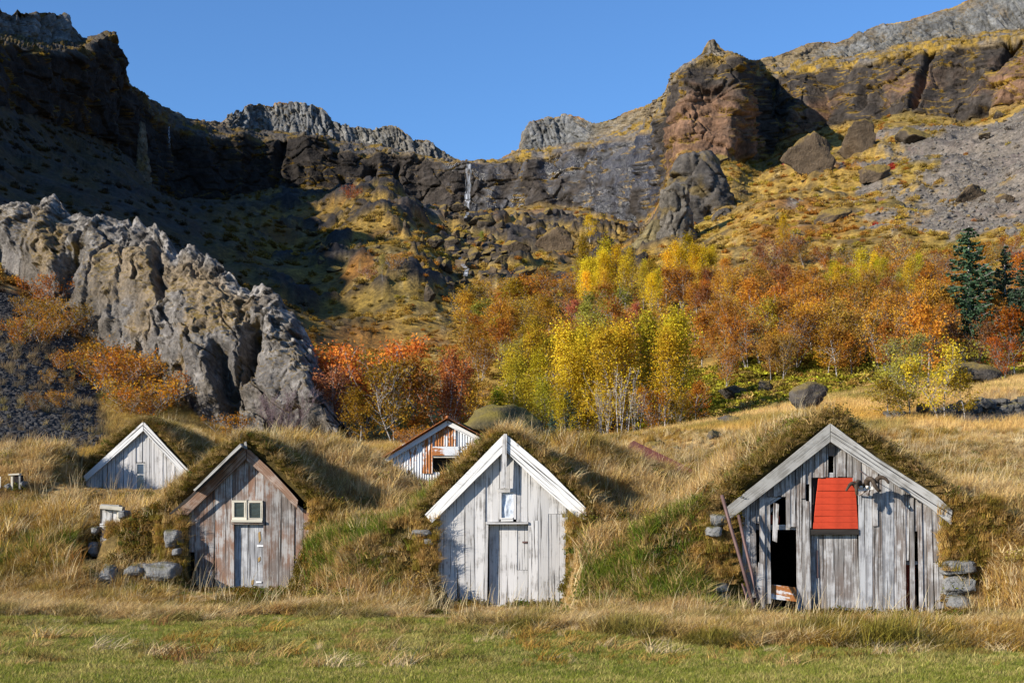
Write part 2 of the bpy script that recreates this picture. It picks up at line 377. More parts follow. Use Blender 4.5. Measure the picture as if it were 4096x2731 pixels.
C = lay([(-3200, vz(24, 76)), (-2300, vz(26, 95)), (-1500, vz(28, 112)), (-600, vz(30, 115)), (0, 505), (300, 600), (600, 755), (800, 800), (1000, 780), (1200, 742), (1400, 702), (1700, 652), (2000, 620), (2352, 585), (3000, 520), (4600, 470)],
        [(-3200, 76), (-2300, 95), (-1500, 112), (-600, 115), (0, 120), (300, 120), (600, 130), (800, 140), (1000, 146), (1200, 150), (2352, 150), (4600, 130)])
C2 = lay([(-3200, vz(33, 82)), (-2300, vz(35, 102)), (-1500, vz(38, 125)), (-800, vz(44, 136)), (-300, vz(50, 160)), (0, 372), (300, 450), (500, 520), (700, 565), (900, 580), (1100, 600), (1300, 585), (1500, 570), (1700, 480), (2000, 440), (2200, 405), (2352, 385), (3000, 300), (4600, 250)],
         [(-3200, 82), (-2300, 102), (-1500, 125), (-800, 136), (-300, 165), (0, 195), (300, 230), (500, 250), (700, 260), (1300, 272), (1500, 250), (1700, 235), (2000, 240), (2352, 240), (4600, 170)])
D = lay([(-3200, vz(38, 88)), (-2300, vz(40, 108)), (-1500, vz(43, 134)), (-800, vz(48, 150)), (-300, vz(55, 190)), (-100, 230), (0, 245), (100, 275), (200, 315), (290, 345), (340, 420), (400, 470), (500, 468), (600, 440), (700, 424), (800, 432), (900, 452), (1000, 470), (1010, 474), (1075, 486), (1150, 482), (1250, 470), (1350, 480), (1420, 512), (1475, 522), (1530, 430), (1560, 345), (1650, 362), (1740, 372), (1800, 342), (1860, 312), (1950, 290), (2050, 268), (2150, 275), (2220, 290), (2300, 255), (2352, 235), (3000, 120), (4600, 60)],
        [(-3200, 88), (-2300, 108), (-1500, 134), (-800, 150), (-300, 190), (0, 236), (330, 350), (400, 400), (600, 430), (1000, 430), (1300, 420), (1475, 388), (1550, 300), (1690, 298), (1745, 380), (1860, 374), (2000, 354), (2352, 330), (4600, 220)])
E = lay([(-3200, vz(80, 96)), (-2300, vz(84, 117)), (-1500, vz(88, 146)), (-800, vz(84, 163)), (-300, vz(82, 200)), (-100, 60), (0, 100), (60, 112), (120, 122), (190, 122), (215, 98), (250, 86), (266, 84), (272, 118), (284, 150), (296, 196), (330, 225), (340, 262), (400, 298), (500, 320), (560, 308), (600, 330), (640, 318), (700, 312), (740, 320), (770, 348), (800, 345), (840, 360), (870, 345), (950, 360), (1010, 374), (1075, 377), (1150, 373), (1250, 362), (1340, 338), (1420, 322), (1500, 300), (1530, 240), (1550, 182), (1570, 152), (1620, 140), (1670, 128), (1690, 130), (1720, 152), (1740, 168), (1800, 178), (1860, 168), (1900, 158), (1960, 150), (2020, 138), (2080, 122), (2150, 112), (2250, 98), (2352, 88), (3000, -20), (4600, -60)],
        [(-3200, 96), (-2300, 117), (-1500, 146), (-800, 163), (-300, 200), (0, 248), (266, 312), (330, 360), (400, 408), (600, 438), (1000, 438), (1300, 430), (1475, 400), (1550, 311), (1690, 309), (1745, 392), (1860, 386), (2000, 366), (2352, 342), (4600, 232)])
Fl = lay([(-3200, vz(82, 108)), (-2300, vz(86, 130)), (-1500, vz(90, 160)), (-800, vz(85, 180)), (-300, vz(83, 225)), (-100, 45), (0, 80), (60, 92), (120, 104), (190, 98), (215, 92), (250, 82), (266, 80), (272, 116), (284, 148), (296, 192), (330, 222), (370, 250), (430, 278), (505, 294), (560, 300), (640, 306), (740, 316), (800, 330), (870, 338), (950, 356), (1010, 370), (1075, 376), (1150, 370), (1200, 352), (1250, 342), (1330, 332), (1400, 312), (1500, 268), (1530, 220), (1550, 170), (1575, 148), (1620, 132), (1655, 126), (1690, 126), (1720, 146), (1740, 156), (1800, 152), (1840, 138), (1900, 132), (1960, 132), (2020, 120), (2080, 104), (2150, 92), (2250, 82), (2352, 74), (3000, -60), (4600, -120)],
         [(-3200, 108), (-2300, 130), (-1500, 160), (-800, 180), (-300, 222), (0, 285), (190, 330), (266, 318), (330, 366), (400, 425), (600, 470), (1000, 462), (1300, 455), (1475, 420), (1550, 316), (1690, 315), (1745, 402), (1860, 405), (2352, 375), (4600, 260)])
G = lay([(-3200, vz(86, 116)), (-2300, vz(90, 140)), (-1500, vz(94, 170)), (-800, vz(87, 190)), (-300, vz(86, 232)), (-100, 8), (0, 22), (25, 38), (40, 24), (60, 32), (100, 34), (150, 34), (165, 58), (190, 84), (215, 86), (240, 80), (262, 76), (270, 112), (284, 146), (295, 190), (330, 220), (370, 240), (430, 272), (505, 283), (528, 266), (550, 258), (570, 238), (640, 236), (700, 240), (722, 242), (740, 250), (765, 280), (800, 290), (830, 295), (870, 297), (890, 290), (915, 292), (950, 318), (975, 318), (985, 322), (1015, 348), (1040, 362), (1075, 375), (1110, 374), (1150, 364), (1195, 340), (1204, 300), (1215, 282), (1240, 276), (1300, 263), (1330, 269), (1360, 286), (1420, 266), (1500, 236), (1525, 214), (1545, 168), (1565, 150), (1590, 140), (1610, 122), (1628, 92), (1640, 90), (1655, 110), (1680, 124), (1720, 142), (1780, 131), (1840, 105), (1880, 100), (1950, 88), (2000, 66), (2060, 50), (2110, 40), (2200, 10), (2260, -12), (2352, -40), (2500, -90), (3000, -200), (4600, -300)],
        [(-3200, 116), (-2300, 140), (-1500, 170), (-800, 190), (-300, 232), (0, 292), (190, 336), (266, 322), (330, 372), (400, 440), (600, 478), (1000, 470), (1300, 463), (1475, 432), (1550, 322), (1690, 320), (1745, 412), (1860, 415), (2352, 385), (4600, 270)])
def soft(L, sig):
    w = np.exp(-.5 * (np.arange(-3 * sig, 3 * sig + 1) / sig) ** 2); w /= w.sum()
    Y = np.convolve(np.pad(L[:, 1], 3 * sig, mode='edge'), w, 'valid'); Zr = (L[:, 2] - HC) / L[:, 1]
    Zr = np.convolve(np.pad(Zr, 3 * sig, mode='edge'), w, 'valid')
    inn = (np.abs(us - 1176) < 1300)
    L[inn, 2] = (HC + Zr * Y)[inn]; L[inn, 1] = Y[inn]; L[:, 0] = (us - 1176) / 3250 * L[:, 1]
for L_, sg in ((A1, 20), (B, 45), (C, 50), (C2, 45), (D, 5)): soft(L_, sg)
H = G.copy(); H[:, 0] *= 1.25; H[:, 1] *= 1.25; H[:, 2] -= 3
H2 = G.copy(); H2[:, 0] *= 2.2; H2[:, 1] *= 2.2; H2[:, 2] -= 25
layers = [A0, A1, B, C, C2, D, E, Fl, G, H, H2]; nrow = [4, 24, 60, 56, 60, 92, 20, 64, 8, 4]
rows, seg = [], []
for i, n in enumerate(nrow):
    for t in np.arange(n) / n:
        rows.append(layers[i] * (1 - t) + layers[i + 1] * t); seg.append(i + t)
rows.append(layers[-1]); seg.append(len(nrow)); seg = np.array(seg)
P = np.stack(rows)                                          # (row, column, xyz)
s_ = seg[:, None]; X, Y, Z = P[..., 0], P[..., 1], P[..., 2]; UU = np.broadcast_to(us[None], X.shape)
# soften the creases along the slopes
hill_w = 1 - sstep(4.75, 5.0, s_)
low = sstep(4.9, 5.06, s_) * (1 - sstep(5.93, 6.05, s_))       # lower brown cliff
upp = sstep(6.9, 7.1, s_) * (1 - sstep(7.93, 8.02, s_))        # upper columnar cliff
ledge = sstep(5.93, 6.03, s_) * (1 - sstep(6.95, 7.1, s_))
# columnar band present only where the photograph shows it
colband = np.interp(us, [-400, -50, 150, 190, 505, 540, 740, 860, 1010, 1040, 1190, 1210, 1350, 1370, 1500, 1600, 1620, 1660, 1690, 1840, 1900, 2400], [1, 1, 1, .4, .2, 1, 1, .8, .8, .2, .2, 1, 1, .5, .35, .8, .8, .6, .3, .4, 1, 1])[None]
dPc = np.gradient(P, axis=1); dPr = np.gradient(P, axis=0)
N = np.cross(dPc, dPr); N /= np.linalg.norm(N, axis=2, keepdims=True) + 1e-9
Nh = N.copy(); Nh[..., 2] *= .25; Nh /= np.linalg.norm(Nh, axis=2, keepdims=True) + 1e-9
# ---- slopes: humps, gullies, terracettes
farw = sstep(46.5, 75, Y)
humps = fbm(X / 26, Y / 30, 2.2, 4); hum2 = fbm(X / 7, Y / 8, 6.6, 4); rid = ridged(X / 14, Y / 40, 3.3, 3)
bowl = sstep(500, 700, UU) * (1 - sstep(1450, 1600, UU))
dz = hill_w * farw * ((1.8 + 3.6 * sstep(90, 240, Y) * (.4 + .6 * bowl)) * humps + (.35 + 1.5 * sstep(100, 260, Y)) * hum2 + (.2 + .6 * sstep(140, 300, Y)) * (rid - .5))
rock_p = sstep(.40, .68, ridged(X / 9, Y / 11, Z / 9 + 5.5, 3) * .5 + hum2 * .9 + .12 * sstep(200, 330, Y)) * sstep(110, 180, Y) * hill_w * (.35 + .65 * bowl)
dz = dz + hill_w * 7.5 * np.exp(-((UU - 850 - .0 * Y) / 120) ** 2 - ((Y - 315) / 85) ** 2) + hill_w * 3.5 * np.exp(-((UU - 930) / 90) ** 2 - ((Y - 215) / 60) ** 2)
dz = dz + rock_p * (1.0 + 1.2 * np.abs(fbm(X / 2.2, Y / 2.2, Z / 2.2, 3)))
lowfade = 1 - sstep(4.55, 5.0, s_) * .7
P[..., 2] += dz * lowfade
# ---- lower cliff: buttresses, chutes, layers, blocks
xs, ys, zs = X + .15 * Y, Y, Z
butt = fbm(xs / 24, ys / 24, zs / 60, 3) * 7.0 + (ridged(xs / 12, ys / 12, zs / 45 + 3, 2) - .6) * 5.5
strat = (Z + 2.2 * fbm(X / 22, Y / 22, Z / 30, 3)) / 4.6
lf = strat - np.floor(strat); strata = (lf ** 2) * .8 * (.35 + .65 * sstep(-.2, .3, fbm(X / 15, Y / 15, Z / 8 + 4, 2)))
f1, f2, cid = worley((X + .25 * Y) / 10 + .5 * hum2, Y / 14, Z / 5.5 + .6 * humps)
blocks = (cid - .5) * 1.5 - .9 * (1 - sstep(.01, .06, f2 - f1))
_, _, cid3 = worley((X + .2 * Y) / 3.4 + .3 * hum2, Y / 5, Z / 2.3); fine = fbm(X / 2.6, Y / 2.6, Z / 1.7, 4) * .45 + (cid3 - .5) * 1.1
leftwall = 1 - sstep(300, 420, UU)
chutes = 0
for cu, cw, cd, sl in ((292, 8, 3, 0), (640, 9, 5, 20), (775, 8, 4, -25), (850, 12, 6, 30), (915, 6, 3, 10), (1185, 5, 2, 0), (1330, 6, 2.5, 40), (1775, 16, 5, 0), (1885, 10, 5, -20), (1978, 9, 6, 26), (2118, 10, 5, 30), (2295, 16, 8, 60)):
    chutes = chutes + cd * np.exp(-(np.abs(UU - cu - sl * (s_ - 5.6) + 14 * fbm(X * 0 + cu, Z / 7, 2.2 + 0 * Z, 3)) / cw) ** 3) * sstep(-.25, .25, fbm(X * 0 + cu * 1.7, Z / 9, 7.2 + 0 * Z, 2) + .35 * (s_ - 5.5))
disp = low * (-chutes + butt * (.85 - .35 * leftwall) + strata + blocks + fine)
# ---- upper cliff: basalt columns, broken off at different heights
cu1, cu2, ccid = worley((X + .3 * Y) / 1.5 + .12 * fine, Y / 6, Z / 26 + .5 * fbm(X / 2, Y / 3, 3.3, 2))
cols = (ccid - .5) * 2.2 - 1.0 * (1 - sstep(.02, .2, cu2 - cu1))
cols = cols * (1 - .65 * sstep(7.35, 7.6, s_ + .12 * hum2) * sstep(1400, 1700, UU))
disp += upp * (colband * (cols + 2.2 * fbm(X / 9, Y / 9, Z / 20, 3)) + (1 - .5 * colband) * (blocks * .8 + fine))
disp += ledge * (fine * .9 + .6 * blocks)
P += Nh * disp[..., None]
crest = np.exp(-((s_ - 7.98) / .12) ** 2) * (.25 + .75 * colband)
P[..., 2] += crest * (cols * .22 + .5 * fine + .8 * fbm(X / 6, Y / 9, Z / 9, 2)) * sstep(0, 30, np.abs(UU - 1075))
P[..., 2] += ledge * (np.abs(hum2) * 1.0 + .5 * fine)
# ---- colours of what grows or lies there, with shade darkened in at left
X, Y, Z = P[..., 0], P[..., 1], P[..., 2]
dPc = np.gradient(P, axis=1); dPr = np.gradient(P, axis=0); N2 = np.cross(dPc, dPr); N2 /= np.linalg.norm(N2, axis=2, keepdims=True) + 1e-9
nz = np.abs(N2[..., 2])
b1 = fbm(X / 18, Y / 22, Z / 18 + 1, 4); b2 = fbm(X / 5, Y / 6, Z / 5 + 2, 4); b3 = fbm(X / 1.6, Y / 2, Z / 1.6 + 3, 3)
GOLDH = np.array((.33, .205, .042)); BROWNH = np.array((.115, .075, .028)); ORH = np.array((.25, .105, .02)); OLH = np.array((.145, .125, .025)); PALEH = np.array((.36, .27, .12))
SCREE = np.array((.172, .148, .124)); DARKROCK = np.array((.044, .036, .030)); GREYR = np.array((.125, .124, .119)); TAN = np.array((.185, .105, .062)); WET = np.array((.035, .036, .043)); MOSSC = np.array((.25, .155, .025))
c = mix(np.broadcast_to(GOLDH, P.shape), BROWNH, sstep(-.1, .45, b2)); c = mix(c, ORH, sstep(.1, .45, b1) * .8); c = mix(c, OLH, sstep(.15, .4, -b1) * .35)
c = mix(c, PALEH, sstep(.28, .5, b3 + .3 * b2) * .6)
meadow = 1 - sstep(70, 78, Y + 3 * b2); c = mix(c, mix(STRAW * .85, GOLD, sstep(-.3, .3, b2)), meadow * sstep(600, 900, UU))
red = sstep(.50, .6, fbm(X / 3.5, Y / 5, Z / 3.5 + 8, 2) + .1 * b3) * sstep(1640, 1750, UU) * sstep(140, 175, Y) * (1 - sstep(4.6, 5, s_)); c = mix(c, np.array((.27, .02, .018)), red)
scr = sstep(-.02, .22, b2 * .75 + b1 * .6 + np.interp(us, [1700, 1950, 2050, 2200, 2352, 4000], [-.6, -.2, .18, .42, .5, .5])[None] - .5 * np.abs(sstep(150, 200, Y) - 1) - .9 * sstep(4.70, 4.92, s_)) * sstep(1650, 1900, UU)
c = mix(c, SCREE * (1 + .5 * b3[..., None]), scr * .92)
# left: dark gravel slope below the crag and thin brown growth on the slope behind it, colour darkened to stand for shade
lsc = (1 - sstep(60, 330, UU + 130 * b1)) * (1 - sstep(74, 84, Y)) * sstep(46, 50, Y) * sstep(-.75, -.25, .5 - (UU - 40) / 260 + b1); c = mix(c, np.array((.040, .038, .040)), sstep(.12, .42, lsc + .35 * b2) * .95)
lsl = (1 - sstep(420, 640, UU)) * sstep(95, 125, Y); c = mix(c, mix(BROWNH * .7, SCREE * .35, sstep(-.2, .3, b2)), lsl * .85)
c = mix(c, DARKROCK * (1.1 + .6 * b3[..., None]), np.clip(rock_p * 1.2 - .1, 0, 1))
tal = sstep(.1, .4, b2 + .5 * sstep(4.4, 4.95, s_) - .15) * bowl * sstep(240, 330, Y) * hill_w; c = mix(c, SCREE * .75, tal * .75)
rock = mix(DARKROCK * .85, DARKROCK * 1.5, sstep(-.4, .5, b2 + .5 * b3))
tanm = sstep(.05, .4, b1 + .25 * b2 + np.interp(us, [1500, 1560, 1700, 1760, 1950, 2150, 2300], [-.7, .75, .55, .0, .15, .1, .2])[None]) * (1 - sstep(5.45, 5.75, s_ + .25 * b2)) * sstep(1480, 1560, UU)
rock = mix(rock, TAN, tanm * .9)
wet = sstep(-.1, .3, b2 * .6 + b1 + np.interp(us, [900, 1050, 1100, 1330, 1400, 1500, 1540, 2000], [-1, 0, .05, .1, .5, .5, -.6, -1])[None]); rock = mix(rock, WET, wet * .8)
cl = np.clip(low, 0, 1); c = mix(c, rock, cl)
upc = mix(GREYR * .8, GREYR * 1.2, sstep(-.5, .5, b3 + (ccid - .5))); upc = mix(upc, np.array((.13, .105, .075)), sstep(.0, .4, b2 + .3 * b3 + .8 * (s_ - 7.75)) * .75 * sstep(1200, 1700, UU)); c = mix(c, upc, np.clip(upp * (.4 + .6 * colband), 0, 1))
c = mix(c, mix(mix(SCREE * .8, MOSSC, sstep(-.1, .25, b2 + .2 * np.interp(us, [0, 1000, 1300, 1900, 2400], [0, 0, .2, 1, 1.6])[None])), GREYR, sstep(.1, .4, b3) * .5), ledge)
moss = sstep(.66, .86, nz + .22 * b2 + .1 * b1) * np.clip(low + .35 * upp, 0, 1); moss = moss * sstep(-.12, .2, b2 + .5 * b1 + np.interp(us, [0, 1000, 1500, 1800, 2400], [-.1, -.15, -.1, .12, .22])[None]); c = mix(c, MOSSC, moss * .95)
moss2 = sstep(.25, .5, b2 + np.interp(us, [1700, 1900, 2100, 2400], [-.6, -.3, -.05, .1])[None]) * sstep(5.6, 5.9, s_) * low; c = mix(c, MOSSC * .9, moss2 * .8)
top = sstep(7.96, 8.05, s_); c = mix(c, mix(OLH, ORH, sstep(-.2, .3, b2)), top)
LEFTSHADE = (1 - sstep(650, 1050, UU + 60 * b1)) * sstep(95, 130, Y) * (s_ < 7)      # shade on the left side of the bowl, put into the colour
c = c * (1 - .5 * LEFTSHADE[..., None])
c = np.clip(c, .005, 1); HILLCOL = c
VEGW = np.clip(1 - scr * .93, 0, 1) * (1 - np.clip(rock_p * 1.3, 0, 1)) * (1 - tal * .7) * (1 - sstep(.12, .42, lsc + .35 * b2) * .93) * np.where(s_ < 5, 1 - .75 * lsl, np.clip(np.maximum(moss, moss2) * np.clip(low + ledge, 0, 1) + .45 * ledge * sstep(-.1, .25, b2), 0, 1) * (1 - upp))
i0 = int(np.argmax(seg >= 5.0))
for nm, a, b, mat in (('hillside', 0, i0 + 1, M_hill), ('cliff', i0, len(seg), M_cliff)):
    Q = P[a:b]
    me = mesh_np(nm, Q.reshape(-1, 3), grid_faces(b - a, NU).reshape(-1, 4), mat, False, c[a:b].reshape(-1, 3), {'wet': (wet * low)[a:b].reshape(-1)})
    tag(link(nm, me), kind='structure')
PV = 1190 - (P[..., 2] - HC) * 3250 / P[..., 1]
YT = np.arange(19, 45.5, .25)
def hit(u, v, col=None):
    """the point of the terrain seen at display pixel u, v (2352 wide)"""
    Xt = (u - 1176) / 3250 * YT; z = hb(Xt, YT, False); ok = 1190 - (z - HC) * 3250 / YT <= v
    if ok.any(): k = int(np.argmax(ok)); return (float(Xt[k]), float(YT[k]), float(z[k]))
    ci = int(np.argmin(np.abs(us - u)))
    k = int(np.argmax(PV[:i0, ci] <= v)) if (PV[:i0, ci] <= v).any() else i0 - 1
    return ((u - 1176) / 3250 * float(P[k, ci, 1]), float(P[k, ci, 1]), float(P[k, ci, 2]))
def far_ground(u, Yq):
    ci = int(np.argmin(np.abs(us - u)))
    return float(np.interp(Yq, P[:i0, ci, 1], P[:i0, ci, 2]))
# ------------------------------------------------------------------ the pale crag in front of the shaded slope (left)
def crag():
    uu = np.arange(-260, 792, 2.2); n = len(uu)
    top = np.interp(uu, *np.array([(-260, 520), (-120, 500), (-40, 492), (0, 484), (12, 470), (40, 462), (60, 460), (100, 460), (124, 446), (134, 462), (146, 484), (165, 490), (190, 492), (212, 502), (225, 488), (243, 484), (262, 492), (274, 500), (288, 497), (296, 520), (306, 508), (320, 508), (345, 522), (362, 520), (374, 545), (390, 560), (402, 585), (425, 588), (440, 574), (462, 582), (490, 600), (520, 625), (536, 642), (556, 662), (580, 672), (610, 662), (625, 676), (642, 690), (652, 715), (664, 725), (680, 735), (700, 760), (716, 785), (730, 815), (742, 850), (760, 905), (792, 985)]).T)
    base = np.interp(uu, *np.array([(-260, 700), (0, 560), (60, 600), (110, 660), (170, 735), (250, 835), (330, 905), (420, 965), (560, 1010), (792, 1030)]).T)
    yb = np.interp(uu, [-260, 0, 250, 500, 792], [92, 87, 75, 66, 59.5]); yt = yb + np.interp(uu, [-260, 0, 300, 792], [9, 7, 9, 4])
    rows = []
    NR = 210
    def pt(v, Y): return np.stack([(uu - 1176) / 3250 * Y, Y, HC + (1190 - v) / 3250 * Y], -1)
    Bp, Tp = pt(base, yb), pt(top, yt)
    sk = Bp.copy(); sk[:, 2] -= 7; sk[:, 1] -= 1.0
    tt = [(-1, 0)] + [(0, t) for t in np.linspace(0, 1, NR)]
    G_ = np.stack([sk] + [Bp * (1 - t) + Tp * t for t in np.linspace(0, 1, NR)])
    G_[1:, :, 1] -= (np.sin(np.linspace(0, 1, NR) * math.pi) * 2.2)[:, None]
    t_ = np.concatenate([[0], np.linspace(0, 1, NR)])[:, None]
    X, Y, Z = G_[..., 0], G_[..., 1], G_[..., 2]
    s = X + .35 * Z                                   # gullies lean to the right as they go down
    warp = fbm(X / 5, Y / 5, Z / 6, 3)
    gul = ridged(s / 5.5 + .5 * warp, Y / 30, Z / 22 + 4, 3)
    butt = fbm(s / 7, Y / 20, Z / 17, 3)
    f1, f2, cid = worley(s / 3.6 + .5 * warp, Y / 8, Z / 8 + .5 * warp)
    _, _, cb = worley(s / 1.5 + .3 * warp, Y / 3, Z / 2.3); _, _, cb2 = worley(X / .55, Y / 1.2, Z / .75)
    fine = fbm(X / 1.1, Y / 1.1, Z / 1.1, 4); vf = fbm(X / .45, Y / .45, Z / .45, 3)
    chute = lambda u0, v0, u1, v1, w: np.exp(-((uu[None] - (u0 + (u1 - u0) * np.clip(((base * (1 - t_) + top * t_) - v0) / (v1 - v0), -.2, 1.3))) / w) ** 2) * sstep(v0 - 25, v0 + 20, base * (1 - t_) + top * t_) * (1 - sstep(v1 - 30, v1 + 20, base * (1 - t_) + top * t_))
    ch = chute(360, 560, 398, 720, 9) * 1.3 + chute(600, 760, 580, 900, 16) * 1.9 + chute(525, 820, 548, 980, 18) * 1.7 + chute(190, 590, 150, 690, 26) * 1.8
    panel = np.clip(np.exp(-((uu[None] - 300) / 62) ** 2 - ((t_ - .64) / .26) ** 2) + np.exp(-((uu[None] - 468) / 58) ** 2 - ((t_ - .80) / .17) ** 2), 0, 1); rough = 1 - .75 * panel
    out = (2.0 * butt + 1.5 * (gul - .62)) * (1 - .5 * panel) + rough * (.75 * (cb - .5) + .34 * (cb2 - .5)) + (cid - .5) * .8 - .35 * (1 - sstep(.01, .05, f2 - f1)) + .30 * fine * rough + (.22 + .34 * sstep(.55, .95, t_ + .3 * warp)) * (vf + .7 * np.abs(fine)) + .7 * (ridged(s / 2.2 + .4 * warp, Y / 8, Z / 9, 3) - .6) - 1.5 * ch
    fade = np.clip(np.concatenate([[0.2], np.full(NR, 1.)]), 0, 1)[:, None] * (1 - .35 * sstep(.93, 1, t_))
    G_[..., 1] -= out * fade * .9; G_[..., 2] += out * fade * .22
    G_[..., 0] -= .3 * fine * fade
    jag = sstep(.93, 1., t_) * (fbm(X / 1.3, 3.3 + 0 * X, 5.5 + 0 * X, 3) * .5 + .25 * fine)
    G_[..., 2] += jag
    bk = [G_[-1] + np.array(o) for o in ((.3, 1.2, -.8), (.8, 3.2, -3.2), (2., 7.5, -8.), (3., 12., -18.))]
    G_ = np.concatenate([G_, np.stack(bk)])
    X, Y, Z = G_[..., 0], G_[..., 1], G_[..., 2]
    b = fbm(X / 4, Y / 6, Z / 4, 3); b2 = fbm(X / 1.2, Y / 1.2, Z / 1.2, 3)
    tt = np.concatenate([t_, np.ones((len(bk), 1))]) + 0 * X
    vfc = fbm(X / .4, Y / .4, Z / .4 + 7, 2)
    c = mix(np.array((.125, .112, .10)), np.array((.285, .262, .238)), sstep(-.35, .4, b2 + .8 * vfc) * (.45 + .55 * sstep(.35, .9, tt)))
    tan = sstep(.0, .25, b + .55 * np.exp(-((uu[None] - 300) / 70) ** 2) * np.exp(-((tt - .62) / .3) ** 2) + .5 * np.exp(-((uu[None] - 470) / 60) ** 2) * np.exp(-((tt - .8) / .22) ** 2) - .1) * (1 - sstep(.86, .97, tt))
    c = mix(c, np.array((.225, .170, .108)), tan * .9)
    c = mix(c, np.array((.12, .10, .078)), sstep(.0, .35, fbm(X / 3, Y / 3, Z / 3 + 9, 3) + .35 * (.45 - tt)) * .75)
    d1 = np.gradient(G_, axis=1); d0 = np.gradient(G_, axis=0); N = np.cross(d1, d0); N /= np.linalg.norm(N, axis=2, keepdims=True) + 1e-9
    c = mix(c, np.array((.19, .125, .03)), sstep(.66, .86, np.abs(N[..., 2]) + .3 * b) * (1 - sstep(.7, .95, tt)) * .9)
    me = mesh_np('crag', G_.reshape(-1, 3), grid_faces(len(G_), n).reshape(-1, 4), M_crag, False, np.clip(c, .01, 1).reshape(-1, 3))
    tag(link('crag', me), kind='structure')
crag()

# ------------------------------------------------------------------ rocks
def ico(sub):
    import bmesh
    bm = bmesh.new(); bmesh.ops.create_icosphere(bm, subdivisions=sub, radius=1)
    v = np.array([x.co[:] for x in bm.verts]); f = np.array([[x.index for x in p.verts] for p in bm.faces]); bm.free(); return v, f
IV4, IF4 = ico(5); IV3, IF3 = ico(4)
def rock_mesh(seed, mat, ang=1., squash=(1, 1, 1), V0=None, F0=None, taper=0., strata=0.):
    V0 = IV3 if V0 is None else V0; F0 = IF3 if F0 is None else F0
    r = np.random.default_rng(seed); v = V0.copy()
    for _ in range(int(13 * ang)):                           # chop planes off: angular blocks
        nrm = r.normal(size=3); nrm /= np.linalg.norm(nrm); dd = r.uniform(.34, .72)
        k = v @ nrm - dd; v = v - np.where(k > 0, k, 0)[:, None] * nrm * .97
    o = seed * 3.7
    w1, w2, wc = worley(v[:, 0] * 1.7 + o, v[:, 1] * 1.7, v[:, 2] * 2.1)
    v = v * (1 + .13 * fbm(v[:, 0] * 1.5 + o, v[:, 1] * 1.5, v[:, 2] * 1.5, 3) + .16 * (wc - .5) - .08 * (1 - sstep(.02, .10, w2 - w1)) + .09 * fbm(v[:, 0] * 5 + o, v[:, 1] * 5, v[:, 2] * 5, 4))[:, None]
    if strata: v[:, :2] *= (1 + strata * perlin(v[:, 2] * 5 + o, v[:, 0] * .6, v[:, 1] * .6))[:, None]
    if taper: v[:, :2] *= (1 - taper * (v[:, 2] + 1) / 2)[:, None]
    v = v * np.array(squash)
    return mesh_np('boulder', v, F0, mat, False)
ROCKSF = [rock_mesh(40 + i, M_boulder_far, .8 + .1 * (i % 4), ((1, .8, .7), (1, .9, .55), (.8, .8, .95), (1.1, .8, .6), (.9, 1, .8), (1.2, .9, .5))[i % 6]) for i in range(9)]
ROCKS = [rock_mesh(20 + i, M_boulder, 1.2 + .1 * (i % 4), ((1, .8, .7), (1, .9, .55), (.8, .8, .95), (1.1, .8, .6), (.9, 1, .8), (1.2, .9, .5))[i % 6]) for i in range(9)]
ROCKS2 = [rock_mesh(60 + i, M_boulder2, .9, ((1, .8, .7), (1.1, .9, .5), (.85, .8, 1.))[i % 3]) for i in range(4)]
MOSSROCK = [rock_mesh(82 + i, M_mossrock, .45, (1.25, .9, .62)) for i in range(2)]
def boulder(me, u, v, w, label, rz=0., tilt=0., sink=.25, hz=1., group=None, at=None):
    """u, v: where its foot is seen, w: its seen width in display pixels"""
    p = at or hit(u, v); r = w / 2 / 3250 * p[1] * 1.18
    o = link('boulder', me, None, (p[0], p[1] + r * .5, p[2] + r * (.55 * hz - sink)))
    o.rotation_euler = (0, tilt, rz); o.scale = (r, r, r * hz)
    return tag(o, label, 'boulder', group)
# near the meadow and the houses
boulder(ROCKS[0], 1852, 958, 112, 'big dark angular boulder on the meadow behind the turf house with the red hatch', .3, .1, .15, 1.15)
boulder(ROCKS[3], 1785, 950, 60, 'low dark rock leaning against the left foot of the big meadow boulder', 1.2, 0, .2)
boulder(ROCKS[4], 1680, 982, 66, 'dark double rock on the meadow left of the big boulder, lichen on top', .8, 0, .15)
boulder(ROCKS[2], 1718, 970, 30, 'small upright dark stone between the double rock and the big meadow boulder', .4, 0, .1)
boulder(ROCKS[1], 1640, 1012, 78, 'flat mossy slab half sunk in the meadow below the double rock', .2, 0, .5)
boulder(ROCKS[5], 1722, 1005, 46, 'flat lichen covered stone right of the sunken mossy slab', 2.2, 0, .5)
boulder(ROCKS[1], 1515, 1032, 74, 'low dark hummock of rock in straw grass right of the white house ridge', 2.6, 0, .55)
boulder(ROCKS2[2], 1412, 1005, 96, 'brown pyramid boulder with a moss cap below the bare birch stems', .5, 0, .1, 1.0)
boulder(ROCKS[4], 1690, 920, 80, 'black shaded boulder under the trees at the edge of the wood', 2.0, 0, .2)
boulder(ROCKS[2], 1762, 905, 46, 'black pointed rock in tree shade right of the black shaded boulder', 1.0, 0, .2)
boulder(ROCKS[5], 2262, 890, 120, 'long dark boulder on the grass slope at far right', .2, .12, .2)
boulder(ROCKS[1], 2312, 878, 60, 'flat dark rock right of the long dark boulder', 1.5, 0, .3)
boulder(ROCKS[3], 2262, 935, 50, 'small half buried dark rock below the long dark boulder', .5, 0, .4)
boulder(MOSSROCK[0], 1172, 985, 172, 'broad moss covered boulder behind the ridge of the white house', .1, .03, .25, 1., at=(-.05, 41.0, 3.72))
r_ = np.random.default_rng(15)
